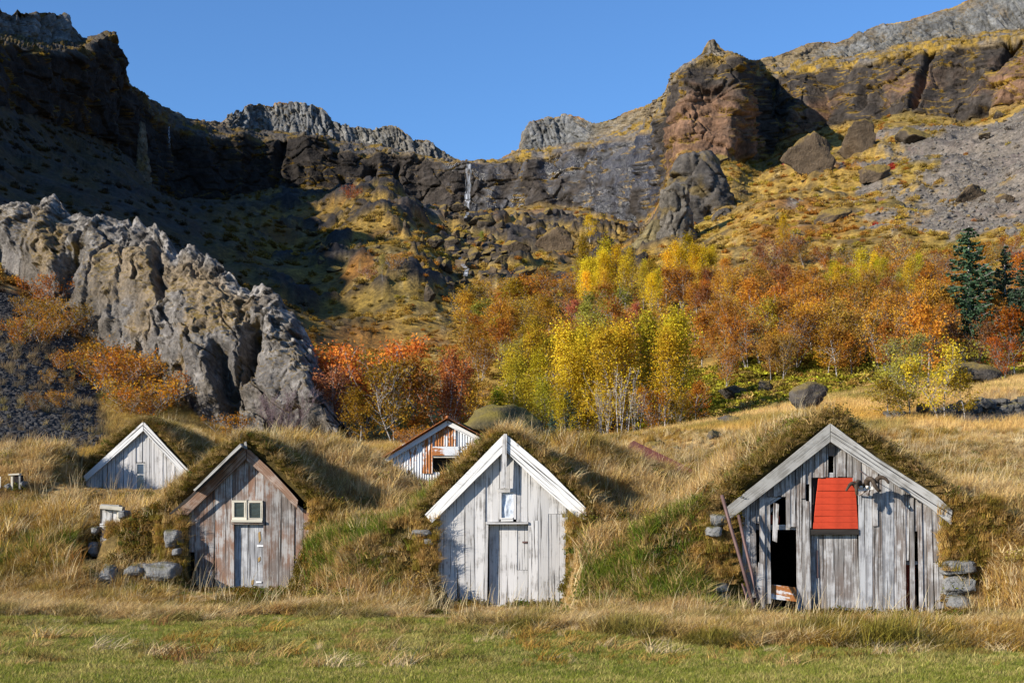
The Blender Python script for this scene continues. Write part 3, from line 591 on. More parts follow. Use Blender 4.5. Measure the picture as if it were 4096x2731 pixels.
for i in range(16): boulder(ROCKS[int(r_.integers(9))], r_.uniform(1470, 2010), r_.uniform(965, 1060), r_.choice([14, 20, 28, 40]), 'small dark stone half hidden in the straw meadow above the right house', r_.uniform(0, 6), 0, .25, .8, 'stones hidden in the meadow')
# on the slopes above the wood
boulder(ROCKS2[0], 1862, 408, 122, 'large brown pyramid shaped rock block under the right hand cliff', .4, .05, .15, 1.35)
boulder(ROCKS2[3], 1985, 352, 126, 'wide brown rock block lying right under the cliff foot, right of the pyramid block', .2, 0, .2, 1.05)
boulder(ROCKSF[3], 2110, 330, 130, 'dark rounded rock mass at the cliff foot above the gravel slope', .9, 0, .3, .9)
boulder(ROCKS2[1], 2010, 432, 74, 'tilted slab shaped block on the upper gravel slope', .5, -.55, .05, 1.2)
boulder(ROCKS2[1], 1912, 512, 84, 'long tilted slab with pale lichen among red ground plants', .2, -.35, .1, .9)
boulder(ROCKS2[0], 2228, 468, 74, 'brown boulder with pale lichen ridge on the right gravel slope', .7, -.3, .1)
boulder(ROCKS2[2], 2312, 470, 46, 'round lichen covered boulder near the right frame edge', .3, 0, .1)
boulder(ROCKSF[1], 2268, 322, 46, 'small flat boulder high on the gravel slope at right', .4, -.1, .2)
boulder(ROCKSF[0], 2300, 278, 36, 'little dark block on the skyline of the gravel slope', .4, 0, .1)
boulder(ROCKSF[4], 1795, 508, 40, 'pale topped boulder left of the long tilted slab', .9, 0, .2)
boulder(ROCKSF[2], 1702, 455, 36, 'small dark boulder in yellow grass right of the rock tower', .2, 0, .2)
boulder(ROCKSF[3], 1650, 380, 50, 'dark round rock under the foot of the tan buttress', .2, 0, .2, 1.1)
boulder(ROCKS2[0], 1278, 578, 92, 'big brown block on the golden slope right of the stream', .3, 0, .2, 1.1)
boulder(ROCKS2[2], 1185, 580, 70, 'rounded mossy rock hump just right of the stream gully', .6, 0, .3, 1.)
boulder(ROCKSF[0], 988, 700, 36, 'tall grey standing stone low in the stream gully', .3, 0, .0, 1.9)
boulder(ROCKS2[1], 1162, 742, 66, 'pale crusted boulder above the poplars at the lower slope', .3, 0, .2, 1.)
boulder(ROCKSF[5], 1185, 690, 90, 'black shaded slab lying across the lower slope right of the stream', .4, -.5, .1, .8)
# the boulder field down the gully
r_ = np.random.default_rng(5)
GULLY = [(1075, 492), (1068, 520), (1080, 545), (1062, 575), (1075, 600), (1062, 630), (1095, 650), (1068, 672), (1055, 695)]
LBL = 'dark angular boulder in the rock field along the stream below the waterfall'
for i in range(86):
    t = r_.uniform(0, 1) ** .9; q = t * (len(GULLY) - 1); k = min(int(q), len(GULLY) - 2); f = q - k
    u = GULLY[k][0] * (1 - f) + GULLY[k + 1][0] * f + r_.normal() * 42; v = GULLY[k][1] * (1 - f) + GULLY[k + 1][1] * f + r_.normal() * 6
    w = r_.choice([14, 18, 24, 30, 44, 60], p=[.2, .25, .25, .15, .1, .05])
    sz_ = 'big' if w > 40 else 'medium sized' if w > 20 else 'small'
    boulder(ROCKSF[int(r_.integers(9))] if r_.random() < .75 else ROCKS2[int(r_.integers(4))], u, v, w, LBL.replace('dark', sz_ + ' dark').replace('along the stream below the waterfall', ('just below the waterfall', 'beside the middle of the stream', 'at the low end of the stream')[min(2, int(t * 3))]), r_.uniform(0, 6), r_.uniform(-.3, .3), .15, r_.uniform(.8, 1.2), 'boulders in the stream gully')
for i in range(40):
    u, v = r_.uniform(720, 1480), r_.uniform(500, 680)
    w = r_.choice([12, 16, 22, 30, 42])
    boulder(ROCKSF[int(r_.integers(9))], u, v, w, ('large' if w > 25 else 'little') + ' dark rock half sunk in the golden slope of the bowl', r_.uniform(0, 6), 0, .3, 1., 'rocks scattered over the bowl')
for i in range(34):
    u, v = r_.uniform(1690, 2352), r_.uniform(400, 560)
    boulder(ROCKS2[int(r_.integers(4))], u, v, r_.choice([8, 10, 14, 18]), 'small brown rock on the right hand gravel and heath slope', r_.uniform(0, 6), 0, .3, 1., 'small rocks on the right slope')

# ------------------------------------------------------------------ free standing rock towers below the buttress
def tower(u, vb, vt, w, Y, seed, label, name='rock_tower', prof=((0, 1.15), (.25, 1.), (.5, .9), (.75, .85), (.92, .7), (1, .35)), lean=0., colr=(.15, .13, .11), depth=.9):
    x0, y0, z0 = W2(u, vb, Y); h = (vb - vt) / 3250 * Y; rad = w / 2 / 3250 * Y
    na, nr = 96, 90; th = np.linspace(0, 2 * math.pi, na, endpoint=False)[None]; t = np.linspace(-.25, 1, nr)[:, None]
    pr = np.interp(t, *np.array(((-.25, prof[0][1] * 1.2),) + prof).T)
    x = np.cos(th) * rad * pr + lean * t * h; y = np.sin(th) * rad * pr * depth; z = t * h + 0 * th
    o = seed * 11.3
    f1, f2, cid = worley(x / (rad * .8) + o, y / (rad * .8), z / (rad * 1.3))
    k = 1 + .30 * fbm(np.cos(th) * 1.2 + o + 0 * z, np.sin(th) * 1.2 + 0 * z, z / (rad * 1.6), 4) + .34 * (cid - .5) - .16 * (1 - sstep(.02, .10, f2 - f1)) + .07 * fbm(x / .6 + o, y / .6, z / .6, 3) + .09 * fbm(x / 1.7 + o, y / 1.7, z / 2.4, 4) + .12 * (worley(x / 1.6 + o, y / 1.6, z / 2.2)[2] - .5)
    x = (x - lean * t * h) * k + lean * t * h; y = y * k; z = z + (.10 * h * fbm(x / rad + o, y / rad, 4.4 + 0 * x, 2)) * sstep(.6, 1, t)
    v = np.concatenate([np.stack([x, y, z], -1).reshape(-1, 3), [[lean * h, 0, h * 1.0]]])
    i = np.arange(nr - 1)[:, None] * na + np.arange(na)[None]; j = np.arange(nr - 1)[:, None] * na + (np.arange(na)[None] + 1) % na
    fq = np.stack([i, j, j + na, i + na], -1).reshape(-1, 4); l = (nr - 1) * na
    ft = np.stack([l + np.arange(na), l + (np.arange(na) + 1) % na, np.full(na, len(v) - 1)], -1)
    b = fbm(v[:, 0] / 2.5 + o, v[:, 1] / 2.5, v[:, 2] / 2.5, 3)
    c = mix(np.array(colr) * .75, np.array(colr) * 1.35, sstep(-.3, .4, b)); c = mix(c, np.array((.16, .11, .03)), sstep(.15, .35, fbm(v[:, 0] / 4, v[:, 1] / 4 + o, v[:, 2] / 3, 3)) * .6)
    return tag(link(name, mesh_np(name, v, [fq, ft], M_crag, False, c), None, (x0, y0, z0)), label, 'rock tower')
tower(1553, 588, 428, 84, 222, 1, 'lower grey rock tower with vertical face standing in front of the taller one', colr=(.118, .104, .086), prof=((0, 1.05), (.3, 1.), (.6, .95), (.85, .85), (.95, .7), (1, .45)))
tower(1600, 510, 352, 150, 245, 2, 'broad stepped rock tower under the tan buttress', prof=((0, 1.15), (.3, 1.05), (.5, .95), (.7, .72), (.88, .6), (1, .4)), colr=(.078, .068, .058))
tower(1664, 545, 480, 66, 236, 3, 'stubby dark rock knob right of the two rock towers', prof=((0, 1.2), (.4, 1.), (.8, .7), (1, .4)), colr=(.07, .06, .05))
tower(1475, 610, 505, 120, 226, 4, 'leaning moss covered rock spur left of the grey rock tower', prof=((0, 1.2), (.3, .95), (.6, .6), (1, .25)), lean=.35, colr=(.15, .12, .06))
tower(327, 400, 282, 26, 306, 5, 'thin rock needle at the foot of the shaded left cliff', prof=((0, 1.3), (.3, 1.), (.7, .8), (1, .4)), colr=(.14, .115, .08))

# ------------------------------------------------------------------ water
def water(name, pts, wd, off):
    """a falling or running ribbon of water: several thin strands over the rock"""
    m = NT('white_water'); tc = m.n('ShaderNodeTexCoord').outputs['Object']
    n = m.noise(tc, 1., 4, .6, (2.2, 2.2, .25)); m.l(m.mixc(m.ramp(n, .35, .7), (.22, .24, .27), (.7, .72, .76)), m.b.inputs['Base Color'])
    m.b.inputs['Roughness'].default_value = .35; m.l(m.ramp(n, .40, .68, .05, .7), m.b.inputs['Alpha'])
    v, f = [], []; r = np.random.default_rng(9)
    P3 = np.array(pts, float)
    for s in range(5):
        k0 = len(v); ph = r.uniform(0, 9)
        for i, p in enumerate(P3):
            w_ = wd * (.25 + .2 * r.random()); x = p[0] + (s - 2) * wd * .22 + .1 * wd * math.sin(i * .9 + ph)
            for q in (-1, 1): v.append((x + q * w_ / 2, p[1] - off - .05 * s, p[2]))
        for i in range(len(P3) - 1): a = k0 + 2 * i; f.append((a, a + 1, a + 3, a + 2))
    return tag(link(name, mesh_np(name, v, np.array(f), m.m, True)), kind='structure')
def surf(u, v):
    ci = int(np.argmin(np.abs(us - u))); col = P[:, ci]; vv = PV[:, ci]
    k = int(np.argmax(vv <= v)) if (vv <= v).any() else i0 + 80
    return float(col[k, 1])
def fallpts(u0, v0, u1, v1, n):
    o = []; ym = 1e9
    for t in np.linspace(0, 1, n):
        u, v = u0 + (u1 - u0) * t, v0 + (v1 - v0) * t; ym = min(ym, min(surf(u + q, v) for q in (-5, 0, 5)))
        o.append(W2(u, v, ym))
    return o
water('waterfall', fallpts(1077, 378, 1073, 482, 26), 1.35, .5)
water('small_waterfall', fallpts(389, 292, 391, 342, 14), .45, .6)
def stream(pts):
    o = []
    for (u, v) in pts:
        x, y, z = hit(u, v); o.append((x, y - .4, z + .5))
    return o
water('stream', stream([(1073, 486), (1076, 500), (1068, 512)]), .6, .3)
water('stream', stream([(1056, 606), (1062, 618), (1070, 628), (1074, 640), (1070, 652)]), .5, .3)
# ------------------------------------------------------------------ the turf houses
def crop(ox, oy, s): return lambda x, y: (ox + x * s, oy + y * s)
cR, cM, cL, cF, cC = crop(2700, 1600, .59379), crop(1500, 1600, .59524), crop(200, 1600, .59524), crop(0, 1500, .38265), crop(1100, 1000, .59524)
hr = np.random.default_rng(21)
class House:
    def __init__(s, name, cfg, tr, label):
        s.Y = cfg['Y']; s.tr = tr; s.cfg = cfg
        s.root = empty(name, (cfg['ax'], cfg['Y'], cfg['fl']), label, 'house', 'turf houses built into the slope')
        s.o = np.array(s.root.location)
    def p(s, x, y, Y=None):
        Y = s.Y if Y is None else Y; u, v = s.tr(x, y); return np.array(WP(u, v, Y))
    def poly(s, name, pts, dY=0., th=.028, mat=None, parent=None, jig=.0, label=None, rag=0.):
        """a board cut to the outline pts (crop pixels), its face dY behind the facade line, th thick"""
        q = np.array([s.p(x, y) for x, y in pts]); n = len(q)
        c0 = q.mean(0); c0[2] = q[:, 2].min()
        jy = hr.normal() * jig
        e = np.roll(q, -1, 0) - q; ke = int(np.argmax(np.hypot(e[:, 0], e[:, 2]))); ang = math.atan2(e[ke, 0], e[ke, 2])      # grain along the longest edge
        if ang > math.pi / 2: ang -= math.pi
        if ang < -math.pi / 2: ang += math.pi
        if abs(ang) < .3 or name in ('hatch', 'door', 'window'): ang = 0.
        l = q - c0; a = l[:, ::2]; area = np.sum(a[:, 0] * np.roll(a[:, 1], -1) - np.roll(a[:, 0], -1) * a[:, 1])
        if area < 0: l = l[::-1]
        tw = hr.normal() * jig * .6
        fr = l.copy(); fr[:, 1] = tw * l[:, 0] * 3; bk = fr.copy(); bk[:, 1] += th
        # small bevel along the front edge
        cen = fr.mean(0); b = .004; fi = fr.copy(); d = cen - fr; d[:, 1] = 0; ln = np.linalg.norm(d, axis=1)[:, None] + 1e-6; fi = fr + d / ln * b; fo = fr.copy(); fo[:, 1] += b
        v = np.concatenate([fi, fo, bk]); i = np.arange(n); j = (i + 1) % n
        f = [tuple(i), ] + [(i[k] , n + i[k], n + j[k], j[k]) for k in range(n)] + [(n + i[k], 2 * n + i[k], 2 * n + j[k], n + j[k]) for k in range(n)] + [tuple(2 * n + i[::-1])]
        if ang: ca, sa = math.cos(-ang), math.sin(-ang); v = np.stack([v[:, 0] * ca + v[:, 2] * sa, v[:, 1], -v[:, 0] * sa + v[:, 2] * ca], -1)
        me = bpy.data.meshes.new(name); me.from_pydata([tuple(x) for x in v], [], f); me.update()
        me.materials.append(mat)
        par = parent or s.root
        base = s.o if par is s.root else s.o + np.array(par.location)
        lc = c0 - base; lc[1] = dY + jy                       # dY counts from the parent's face
        o = link(name, me, par, tuple(lc)); o.rotation_euler = (0, ang, 0)
        if parent is None: s.last_ang = ang
        if label: o['label'] = label
        return o
    def rect(s, name, x0, y0, x1, y1, **k): return s.poly(name, [(x0, y1), (x1, y1), (x1, y0), (x0, y0)], **k)
    def planks(s, edges, top, bot, mat, dY=0., jig=.008, gap=1.2, parent=None, name='plank', th=.028, slant=0., lab=None):
        for k in range(len(edges) - 1):
            a, b = edges[k] + gap * hr.uniform(.4, 1.1), edges[k + 1] - gap * hr.uniform(.4, 1.1)
            tf = top if callable(top) else (lambda x: top); bf = bot if callable(bot) else (lambda x: bot)
            yb0 = bf(a) + hr.normal() * 3; sh = slant + hr.normal() * 1.2
            s.poly(name, [(a + sh, yb0), (b + sh, yb0 + hr.normal() * 1.5), (b + hr.normal() * .6, tf(b)), (a + hr.normal() * .6, tf(a))], dY=dY, th=th, mat=mat, jig=jig, parent=parent)
def line(*pts):
    a = np.array(pts, float); return lambda x: float(np.interp(x, a[:, 0], a[:, 1]))
def tube(name, pts, rad, mat, parent=None, off=(0, 0, 0), n=8, loc=None):
    p = np.array(pts, float); r = np.broadcast_to(rad, len(p)); v = []
    t = np.gradient(p, axis=0); t /= np.linalg.norm(t, axis=1)[:, None]
    ref = np.array((0., 1., .01)); c0 = p[0].copy()
    for i in range(len(p)):
        a = np.cross(t[i], ref); a /= np.linalg.norm(a) + 1e-9; b = np.cross(t[i], a)
        for k in range(n): an = 2 * math.pi * k / n; v.append(p[i] - c0 + r[i] * (a * math.cos(an) + b * math.sin(an)))
    f = [(i * n + k, i * n + (k + 1) % n, (i + 1) * n + (k + 1) % n, (i + 1) * n + k) for i in range(len(p) - 1) for k in range(n)]
    me = bpy.data.meshes.new(name); me.from_pydata([tuple(x) for x in v], [], f + [tuple(range(n))[::-1], tuple(range((len(p) - 1) * n, len(p) * n))]); me.update()
    for q in me.polygons: q.use_smooth = True
    me.materials.append(mat); return link(name, me, parent, tuple(c0 - np.array(off)))
STONES = []
def block_stone(h, x0, y0, x1, y1, dY=0., depth=.5, seed=0):
    """a rough hewn wall stone seen as the crop rectangle"""
    a, b = h.p(x0, y1), h.p(x1, y0); v = IV3.copy(); r = np.random.default_rng(seed + 300); STONES.append((a[0], b[0], a[1] + dY, a[2]))
    v = np.sign(v) * np.abs(v) ** .5; v = v / np.abs(v).max()
    for _ in range(5):
        nn = r.normal(size=3); nn /= np.linalg.norm(nn); kk = v @ nn - r.uniform(.8, 1.05); v = v - np.where(kk > 0, kk, 0)[:, None] * nn
    v = v * 1.06 * (1 + .10 * fbm(v[:, 0] * 2 + seed, v[:, 1] * 2, v[:, 2] * 2, 3)[:, None]) + .10 * fbm(v[:, 0] * 5 + seed, v[:, 1] * 5, v[:, 2] * 5, 3)[:, None]
    sh = r.normal() * .12; v[:, 2] += sh * v[:, 0]
    v = v * np.array(((b[0] - a[0]) / 2, depth / 2, (b[2] - a[2]) / 2))
    me = mesh_np('wall_stone', v, IF3, M_stone, False)
    c = (a + b) / 2 + np.array((0, dY + depth / 2, 0)); return link('wall_stone', me, h.root, tuple(c - h.o))
def soil_box(h, xl, xr, depth):
    """floor and earth walls of the dark room behind the boards"""
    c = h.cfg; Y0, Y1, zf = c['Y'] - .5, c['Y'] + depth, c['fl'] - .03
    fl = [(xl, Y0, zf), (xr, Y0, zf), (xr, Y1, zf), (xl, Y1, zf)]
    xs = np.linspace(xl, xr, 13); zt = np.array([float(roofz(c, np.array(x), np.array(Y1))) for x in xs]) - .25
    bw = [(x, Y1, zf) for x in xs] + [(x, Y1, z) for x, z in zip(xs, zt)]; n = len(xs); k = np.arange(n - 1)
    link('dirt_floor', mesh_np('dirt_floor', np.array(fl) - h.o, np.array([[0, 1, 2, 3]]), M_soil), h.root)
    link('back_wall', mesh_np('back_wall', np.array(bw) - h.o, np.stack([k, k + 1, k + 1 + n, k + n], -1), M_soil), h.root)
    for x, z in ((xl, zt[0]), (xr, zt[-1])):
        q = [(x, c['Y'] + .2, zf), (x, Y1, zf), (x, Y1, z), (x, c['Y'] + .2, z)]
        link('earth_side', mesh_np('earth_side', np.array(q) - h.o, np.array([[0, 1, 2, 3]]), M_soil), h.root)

def turf_roof(h, k):
    o = link('turf_roof', submesh('turf_roof', gf[is_roof[k - 1]], M_ground), h.root)
    o.location = tuple(-h.o)
    # the cut front edge of the turf
    c = h.cfg; xs = np.arange(c['ax'] - c['el'] - .15, c['ax'] + c['er'] + .15, .05); zt = roofz(c, xs, np.full(xs.shape, c['Y'] + .0))
    v = np.concatenate([np.stack([xs, np.full(xs.shape, c['Y'] - .02), zt], -1), np.stack([xs, np.full(xs.shape, c['Y'] - .03), zt - .30], -1), np.stack([xs, np.full(xs.shape, c['Y'] + .4), zt - .30], -1), np.stack([xs, np.full(xs.shape, c['Y'] + .14), zt + .01], -1)]) - h.o
    n = len(xs); i = np.arange(n - 1)
    f = np.concatenate([np.stack([i, i + n, i + n + 1, i + 1], -1), np.stack([i + n, i + 2 * n, i + 2 * n + 1, i + n + 1], -1), np.stack([i + 3 * n, i, i + 1, i + 3 * n + 1], -1)])
    link('turf_edge', mesh_np('turf_edge', v, f, M_ground, col=np.tile(HEATH * .55, (4 * n, 1))), h.root)

# ---------------- right house: grey, broken planks, red hatch, horns
hR = House('turf_house', HOUSES['right'], cR, 'grey plank turf house with a red hatch and broken boards, nearest at right')
turf_roof(hR, 1); soil_box(hR, 3.75, 7.35, 5.5)
rl = line((330, 835), (375, 800), (1033, 285), (1790, 790), (1830, 830)); rlo = lambda x: rl(x) - 40
hR.poly('bargeboard', [(1031, 162), (1031, 284), (688, 553), (352, 808), (338, 722), (700, 434)], dY=-.16, th=.05, mat=M_greyb)
hR.poly('bargeboard', [(1035, 162), (1330, 380), (1752, 650), (1850, 745), (1842, 838), (1690, 716), (1376, 508), (1035, 284)], dY=-.155, th=.05, mat=M_greyb)
g = lambda e, t, b, **k: hR.planks(e, t, b, M_grey, **k)
g([378, 410, 441, 470, 501, 540], rlo, line((378, 1290), (540, 1345)), slant=12, jig=.014)
g([748, 776, 800, 815], rlo, 856); g([815, 850, 881], rlo, 1425, slant=8, jig=.012); g([845, 876], rlo, 668, dY=-.03); g([872, 906], 680, 1420, dY=-.022, slant=12)
g([625, 660, 690, 716, 748], rlo, 648); g([545, 590, 625], rlo, 830, dY=.03)
g([881, 915], rlo, 566); g([905, 918], 400, 866, dY=-.02)
g([912, 942, 970, 1000, 1034], rlo, 520); g([1034, 1069], rlo, 378); g([1069, 1098, 1129, 1161, 1196], rlo, 519)
hR.rect('plank', 1036, 488, 1070, 520, mat=M_grey, dY=.02)
g([1198, 1226, 1252], rlo, 545); g([1226, 1260, 1292, 1325], rlo, 640, dY=.012); g([1328, 1362], rlo, 850, dY=-.03)
hR.planks([1238, 1280, 1318], 640, 1475, M_newgrey, slant=5); hR.planks([1296, 1329], 640, 1440, M_newgrey, dY=-.012, slant=2)
g([1318, 1340, 1366, 1393], rlo, 1478, slant=8); hR.planks([1393, 1418, 1444, 1472], rlo, 1478, M_newgrey, slant=4)
g([1456, 1487, 1520], rlo, 1465, slant=8, dY=-.01); g([1520, 1552], rlo, 1445, slant=4); g([1550, 1580], rlo, 1085, dY=.02); g([1580, 1610], rlo, 1455, slant=6, dY=-.02)
g([1606, 1634], rlo, 880); g([1632, 1660], rlo, 1455, slant=14, dY=-.015); g([1658, 1692], rlo, 1455, slant=8); g([1692, 1728], rlo, 1440, slant=16); g([1726, 1762, 1805], rlo, 1090, slant=4)
hR.poly('plank', [(1755, 1405), (1806, 1400), (1806, 1092), (1742, 1092)], mat=M_grey, dY=-.02)
g([566, 601], 640, 1400, dY=-.03, slant=2); g([600, 640], 652, 1372, dY=-.015, slant=8)
hR.poly('plank', [(655, 945), (672, 952), (684, 958), (697, 700), (664, 690)], mat=M_grey, dY=-.035, label='short splintered plank hanging in the dark opening')
hR.poly('plank', [(628, 720), (640, 708), (722, 654), (627, 650)], mat=M_grey, dY=.02, label='triangular broken board end')
hR.poly('plank', [(548, 1380), (595, 1395), (592, 1105), (560, 1090), (556, 1130), (544, 1105)], mat=M_grey, dY=-.05, label='low plank with a jagged broken top')
hR.rect('crossbeam', 540, 838, 822, 872, mat=M_grey, dY=.07, th=.06); hR.poly('brace', [(540, 818), (700, 690), (700, 720), (540, 846)], mat=M_grey, dY=.1, th=.05)
hR.poly('cross_board', [(648, 1338), (830, 1358), (830, 1262), (648, 1240)], mat=M_rust, dY=.06, label='low white board with orange rust stains')
hR.rect('brick', 640, 772, 690, 832, mat=M_hatch, dY=.4, th=.1); hR.rect('brick', 705, 780, 742, 828, mat=M_hatch, dY=.45, th=.1)
hR.rect('crossbeam', 1540, 1085, 1660, 1108, mat=M_grey, dY=.06, th=.06); hR.rect('crossbeam', 1195, 392, 1215, 410, mat=M_grey, dY=.03)
hR.rect('inner_board', 1540, 1112, 1660, 1440, mat=M_hatch, dY=.35)
hR.rect('jamb', 900, 868, 915, 1430, mat=M_darkwood, dY=.02, th=.1)
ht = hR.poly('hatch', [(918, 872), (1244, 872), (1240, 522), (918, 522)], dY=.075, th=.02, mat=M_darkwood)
ys = [522, 563, 610, 655, 700, 739, 781, 822, 866]
xl = line((522, 968), (866, 930)); xr = line((522, 1216), (866, 1237))
for a, b in zip(ys[:-1], ys[1:]): hR.poly('hatch_board', [(xl(b), b - .5), (xr(b), b - .5), (xr(a), a + .5), (xl(a), a + .5)], dY=-.055, th=.02, mat=M_hatch, parent=ht, jig=.004)
hR.rect('lintel', 905, 870, 1240, 905, mat=M_darkwood, dY=-.01, th=.1)  # dark strip standing in for the shadow line between hatch and door
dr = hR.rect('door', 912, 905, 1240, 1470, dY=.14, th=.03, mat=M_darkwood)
hR.planks([912, 970, 1024, 1078, 1139, 1198, 1240], 905, line((912, 1450), (1240, 1480)), M_grey, dY=-.05, parent=dr, name='door_plank', slant=14, jig=.005)
hR.poly('hasp', [(958, 1200), (972, 1196), (966, 1010), (960, 1010)], dY=-.07, th=.01, mat=M_pipe, parent=dr)
for i, q in enumerate([(1785, 1072, 2010, 1182), (1800, 1184, 2005, 1312), (1812, 1310, 1965, 1412), (262, 1296, 362, 1376), (190, 1222, 355, 1290)]): block_stone(hR, *q, dY=-.28, depth=.8, seed=i)
block_stone(hR, 196, 850, 300, 925, dY=-.35, depth=.5, seed=8); block_stone(hR, 225, 765, 350, 850, dY=-.2, depth=.5, seed=9); block_stone(hR, 300, 1120, 365, 1225, dY=-.1, depth=.5, seed=10)
# horns on the little board (hang on the house, a thing of its own)
def RP(x, y, dy): u, v = cR(x, y); return np.array(WP(u, v, 24.0)) + np.array((0, dy, 0))
ho = RP(1250, 600, -.28)
hroot = empty('ram_horns', tuple(ho), 'ram horns on a small white board nailed beside the red hatch', 'horns')
bq = [RP(1195, 600, -.3), RP(1302, 582, -.3), RP(1306, 603, -.3), RP(1197, 618, -.3)]
bme = bpy.data.meshes.new('board'); bb = [tuple(q - ho) for q in bq] + [tuple(q - ho + np.array((0, .035, .0))) for q in bq]
bme.from_pydata(bb, [], [(3, 2, 1, 0), (4, 5, 6, 7), (0, 1, 5, 4), (1, 2, 6, 5), (2, 3, 7, 6), (3, 0, 4, 7)]); bme.materials.append(M_white2); link('board', bme, hroot)
def horn(pts, r0):
    p = np.array([RP(*q) for q in pts]); t = np.linspace(0, len(p) - 1, 30); i = np.clip(t.astype(int), 0, len(p) - 2); f = (t - i)[:, None]
    a, b, c_, d_ = p[np.clip(i - 1, 0, None)], p[i], p[i + 1], p[np.clip(i + 2, None, len(p) - 1)]
    s = .5 * (2 * b + (c_ - a) * f + (2 * a - 5 * b + 4 * c_ - d_) * f ** 2 + (3 * b - a - 3 * c_ + d_) * f ** 3)
    w = np.linspace(0, 1, 30); tube('horn', s, r0 * 1.35 * (1 - .6 * w) * (1 + .07 * np.sin(w * 70)), M_horn, hroot, ho, 10)
horn([(1225, 592, -.25), (1216, 565, -.30), (1198, 556, -.36), (1180, 575, -.42), (1178, 610, -.46), (1182, 640, -.44)], .040)
horn([(1180, 585, -.40), (1160, 566, -.42), (1140, 570, -.44), (1122, 592, -.46), (1108, 615, -.47)], .030)
horn([(1262, 590, -.25), (1262, 555, -.30), (1272, 534, -.36), (1290, 545, -.42), (1302, 580, -.45), (1322, 608, -.46), (1338, 612, -.42)], .042)
horn([(1318, 560, -.38), (1322, 535, -.40), (1345, 524, -.42), (1370, 532, -.44), (1388, 556, -.45), (1390, 560, -.44)], .033)
for x in (1224, 1264): tube('horn_base', [RP(x, 578, -.31), RP(x - 2, 596, -.30)], .03, M_bone, hroot, ho, 10)
tube('prop', [RP(1275, 600, -.28), RP(1240, 640, -.02)], .016, M_greyb, hroot, ho, 6); tube('prop', [RP(1288, 600, -.28), RP(1300, 640, -.02)], .014, M_greyb, hroot, ho, 6)
tube('wire', [RP(1240, 470, -.02), RP(1262, 500, -.12), RP(1290, 525, -.30)], .006, M_pipe, hroot, ho, 5)
# two iron pipes and a thin rod leaning at the left corner
def pole(name, pts, r, label): 
    q = [RP(*p_) for p_ in pts]; o = tube(name, q, r, M_pipe, None, (0, 0, 0), 8); tag(o, label, 'pipe', 'rusty pipes leaning on the grey house')
pole('leaning_pipe', [(286, 642, -.50), (335, 835, -.58), (392, 1050, -.68), (505, 1482, -.86)], .030, 'longest rusty iron pipe, leaning left of the grey house and rising above the eaves')
pole('leaning_pipe', [(416, 772, -.18), (446, 960, -.34), (500, 1250, -.60), (546, 1472, -.78)], .026, 'shorter rusty pipe leaning against the left planks of the grey house')
pole('leaning_pipe', [(418, 1225, -.52), (452, 1340, -.60), (494, 1470, -.72)], .016, 'thin short rusty rod standing between the two leaning pipes')

# ---------------- middle house: whitewashed gable
hM = House('turf_house', HOUSES['mid'], cM, 'whitewashed plank turf house with plank door and small plastic covered window, in the middle')
turf_roof(hM, 2); soil_box(hM, -1.4, 1.1, 2.4)
rm = line((330, 860), (385, 825), (873, 352), (1380, 800), (1420, 835)); rmo = lambda x: rm(x) - 34
hM.poly('bargeboard', [(862, 236), (862, 350), (620, 592), (386, 824), (338, 768), (600, 506)], dY=-.15, th=.05, mat=M_white2)
hM.poly('bargeboard', [(886, 236), (1160, 468), (1412, 722), (1425, 806), (1378, 806), (1130, 590), (886, 352)], dY=-.145, th=.05, mat=M_white2)
hM.poly('king_post', [(846, 588), (868, 592), (882, 590), (887, 232), (872, 230), (858, 240)], dY=-.19, th=.045, mat=M_white)
w = lambda e, t, b, **k: hM.planks(e, t, b, M_white, **k)
w([406, 456, 527, 598, 668], rmo, line((406, 1330), (500, 1385), (668, 1392)), slant=8); w([668, 742], rmo, 1392, slant=-4, dY=-.01)
w([742, 790, 836], rmo, 830); w([836, 866, 905, 950], rmo, 606); w([950, 974], rmo, 826, dY=-.015); w([974, 1026], rmo, 822)
w([1028, 1094], rmo, 806); w([1028, 1094], 808, 1400, slant=3); w([1092, 1164], rmo, 1400, slant=3, dY=-.006); w([1164, 1226], rmo, 762); w([1164, 1238], 764, 1385); w([1226, 1292], rmo, 758, dY=.006); w([1238, 1282], 760, 1330); w([1280, 1312, 1345, 1385], rmo, 815)
hM.poly('jamb', [(733, 1400), (752, 1400), (762, 832), (744, 832)], mat=M_white, dY=-.02, th=.14); hM.rect('lintel', 744, 816, 1030, 832, mat=M_white, dY=-.045, th=.16)
hM.rect('cross_board', 606, 1334, 730, 1398, mat=M_white, dY=-.03)
dm = hM.rect('door', 752, 834, 1030, 1395, dY=.16, th=.03, mat=M_darkwood)
w([766, 808, 850], 834, 1375, dY=-.045, parent=dm, name='door_plank'); w([850, 956], 834, 1375, dY=-.05, parent=dm, name='door_plank'); w([956, 1029], 834, 1140, dY=-.045, parent=dm, name='door_plank'); w([956, 1029], 1143, 1375, dY=-.045, parent=dm, name='door_plank')
hM.rect('hinge', 990, 948, 1028, 960, dY=-.065, th=.012, mat=M_pipe, parent=dm); hM.rect('hinge', 940, 1350, 1010, 1362, dY=-.065, th=.012, mat=M_pipe, parent=dm)
hM.poly('threshold', [(770, 1402), (965, 1398), (960, 1374), (770, 1378)], dY=-.05, th=.12, mat=M_white2)
wm = hM.rect('window', 840, 606, 940, 800, dY=.05, th=.02, mat=M_darkwood)
hM.rect('frame', 836, 606, 850, 800, dY=-.075, th=.06, mat=M_white, parent=wm); hM.rect('frame', 930, 606, 948, 800, dY=-.075, th=.06, mat=M_white, parent=wm); hM.poly('frame', [(826, 602), (822, 594), (945, 592), (945, 618), (838, 620)], dY=-.085, th=.07, mat=M_white, parent=wm)
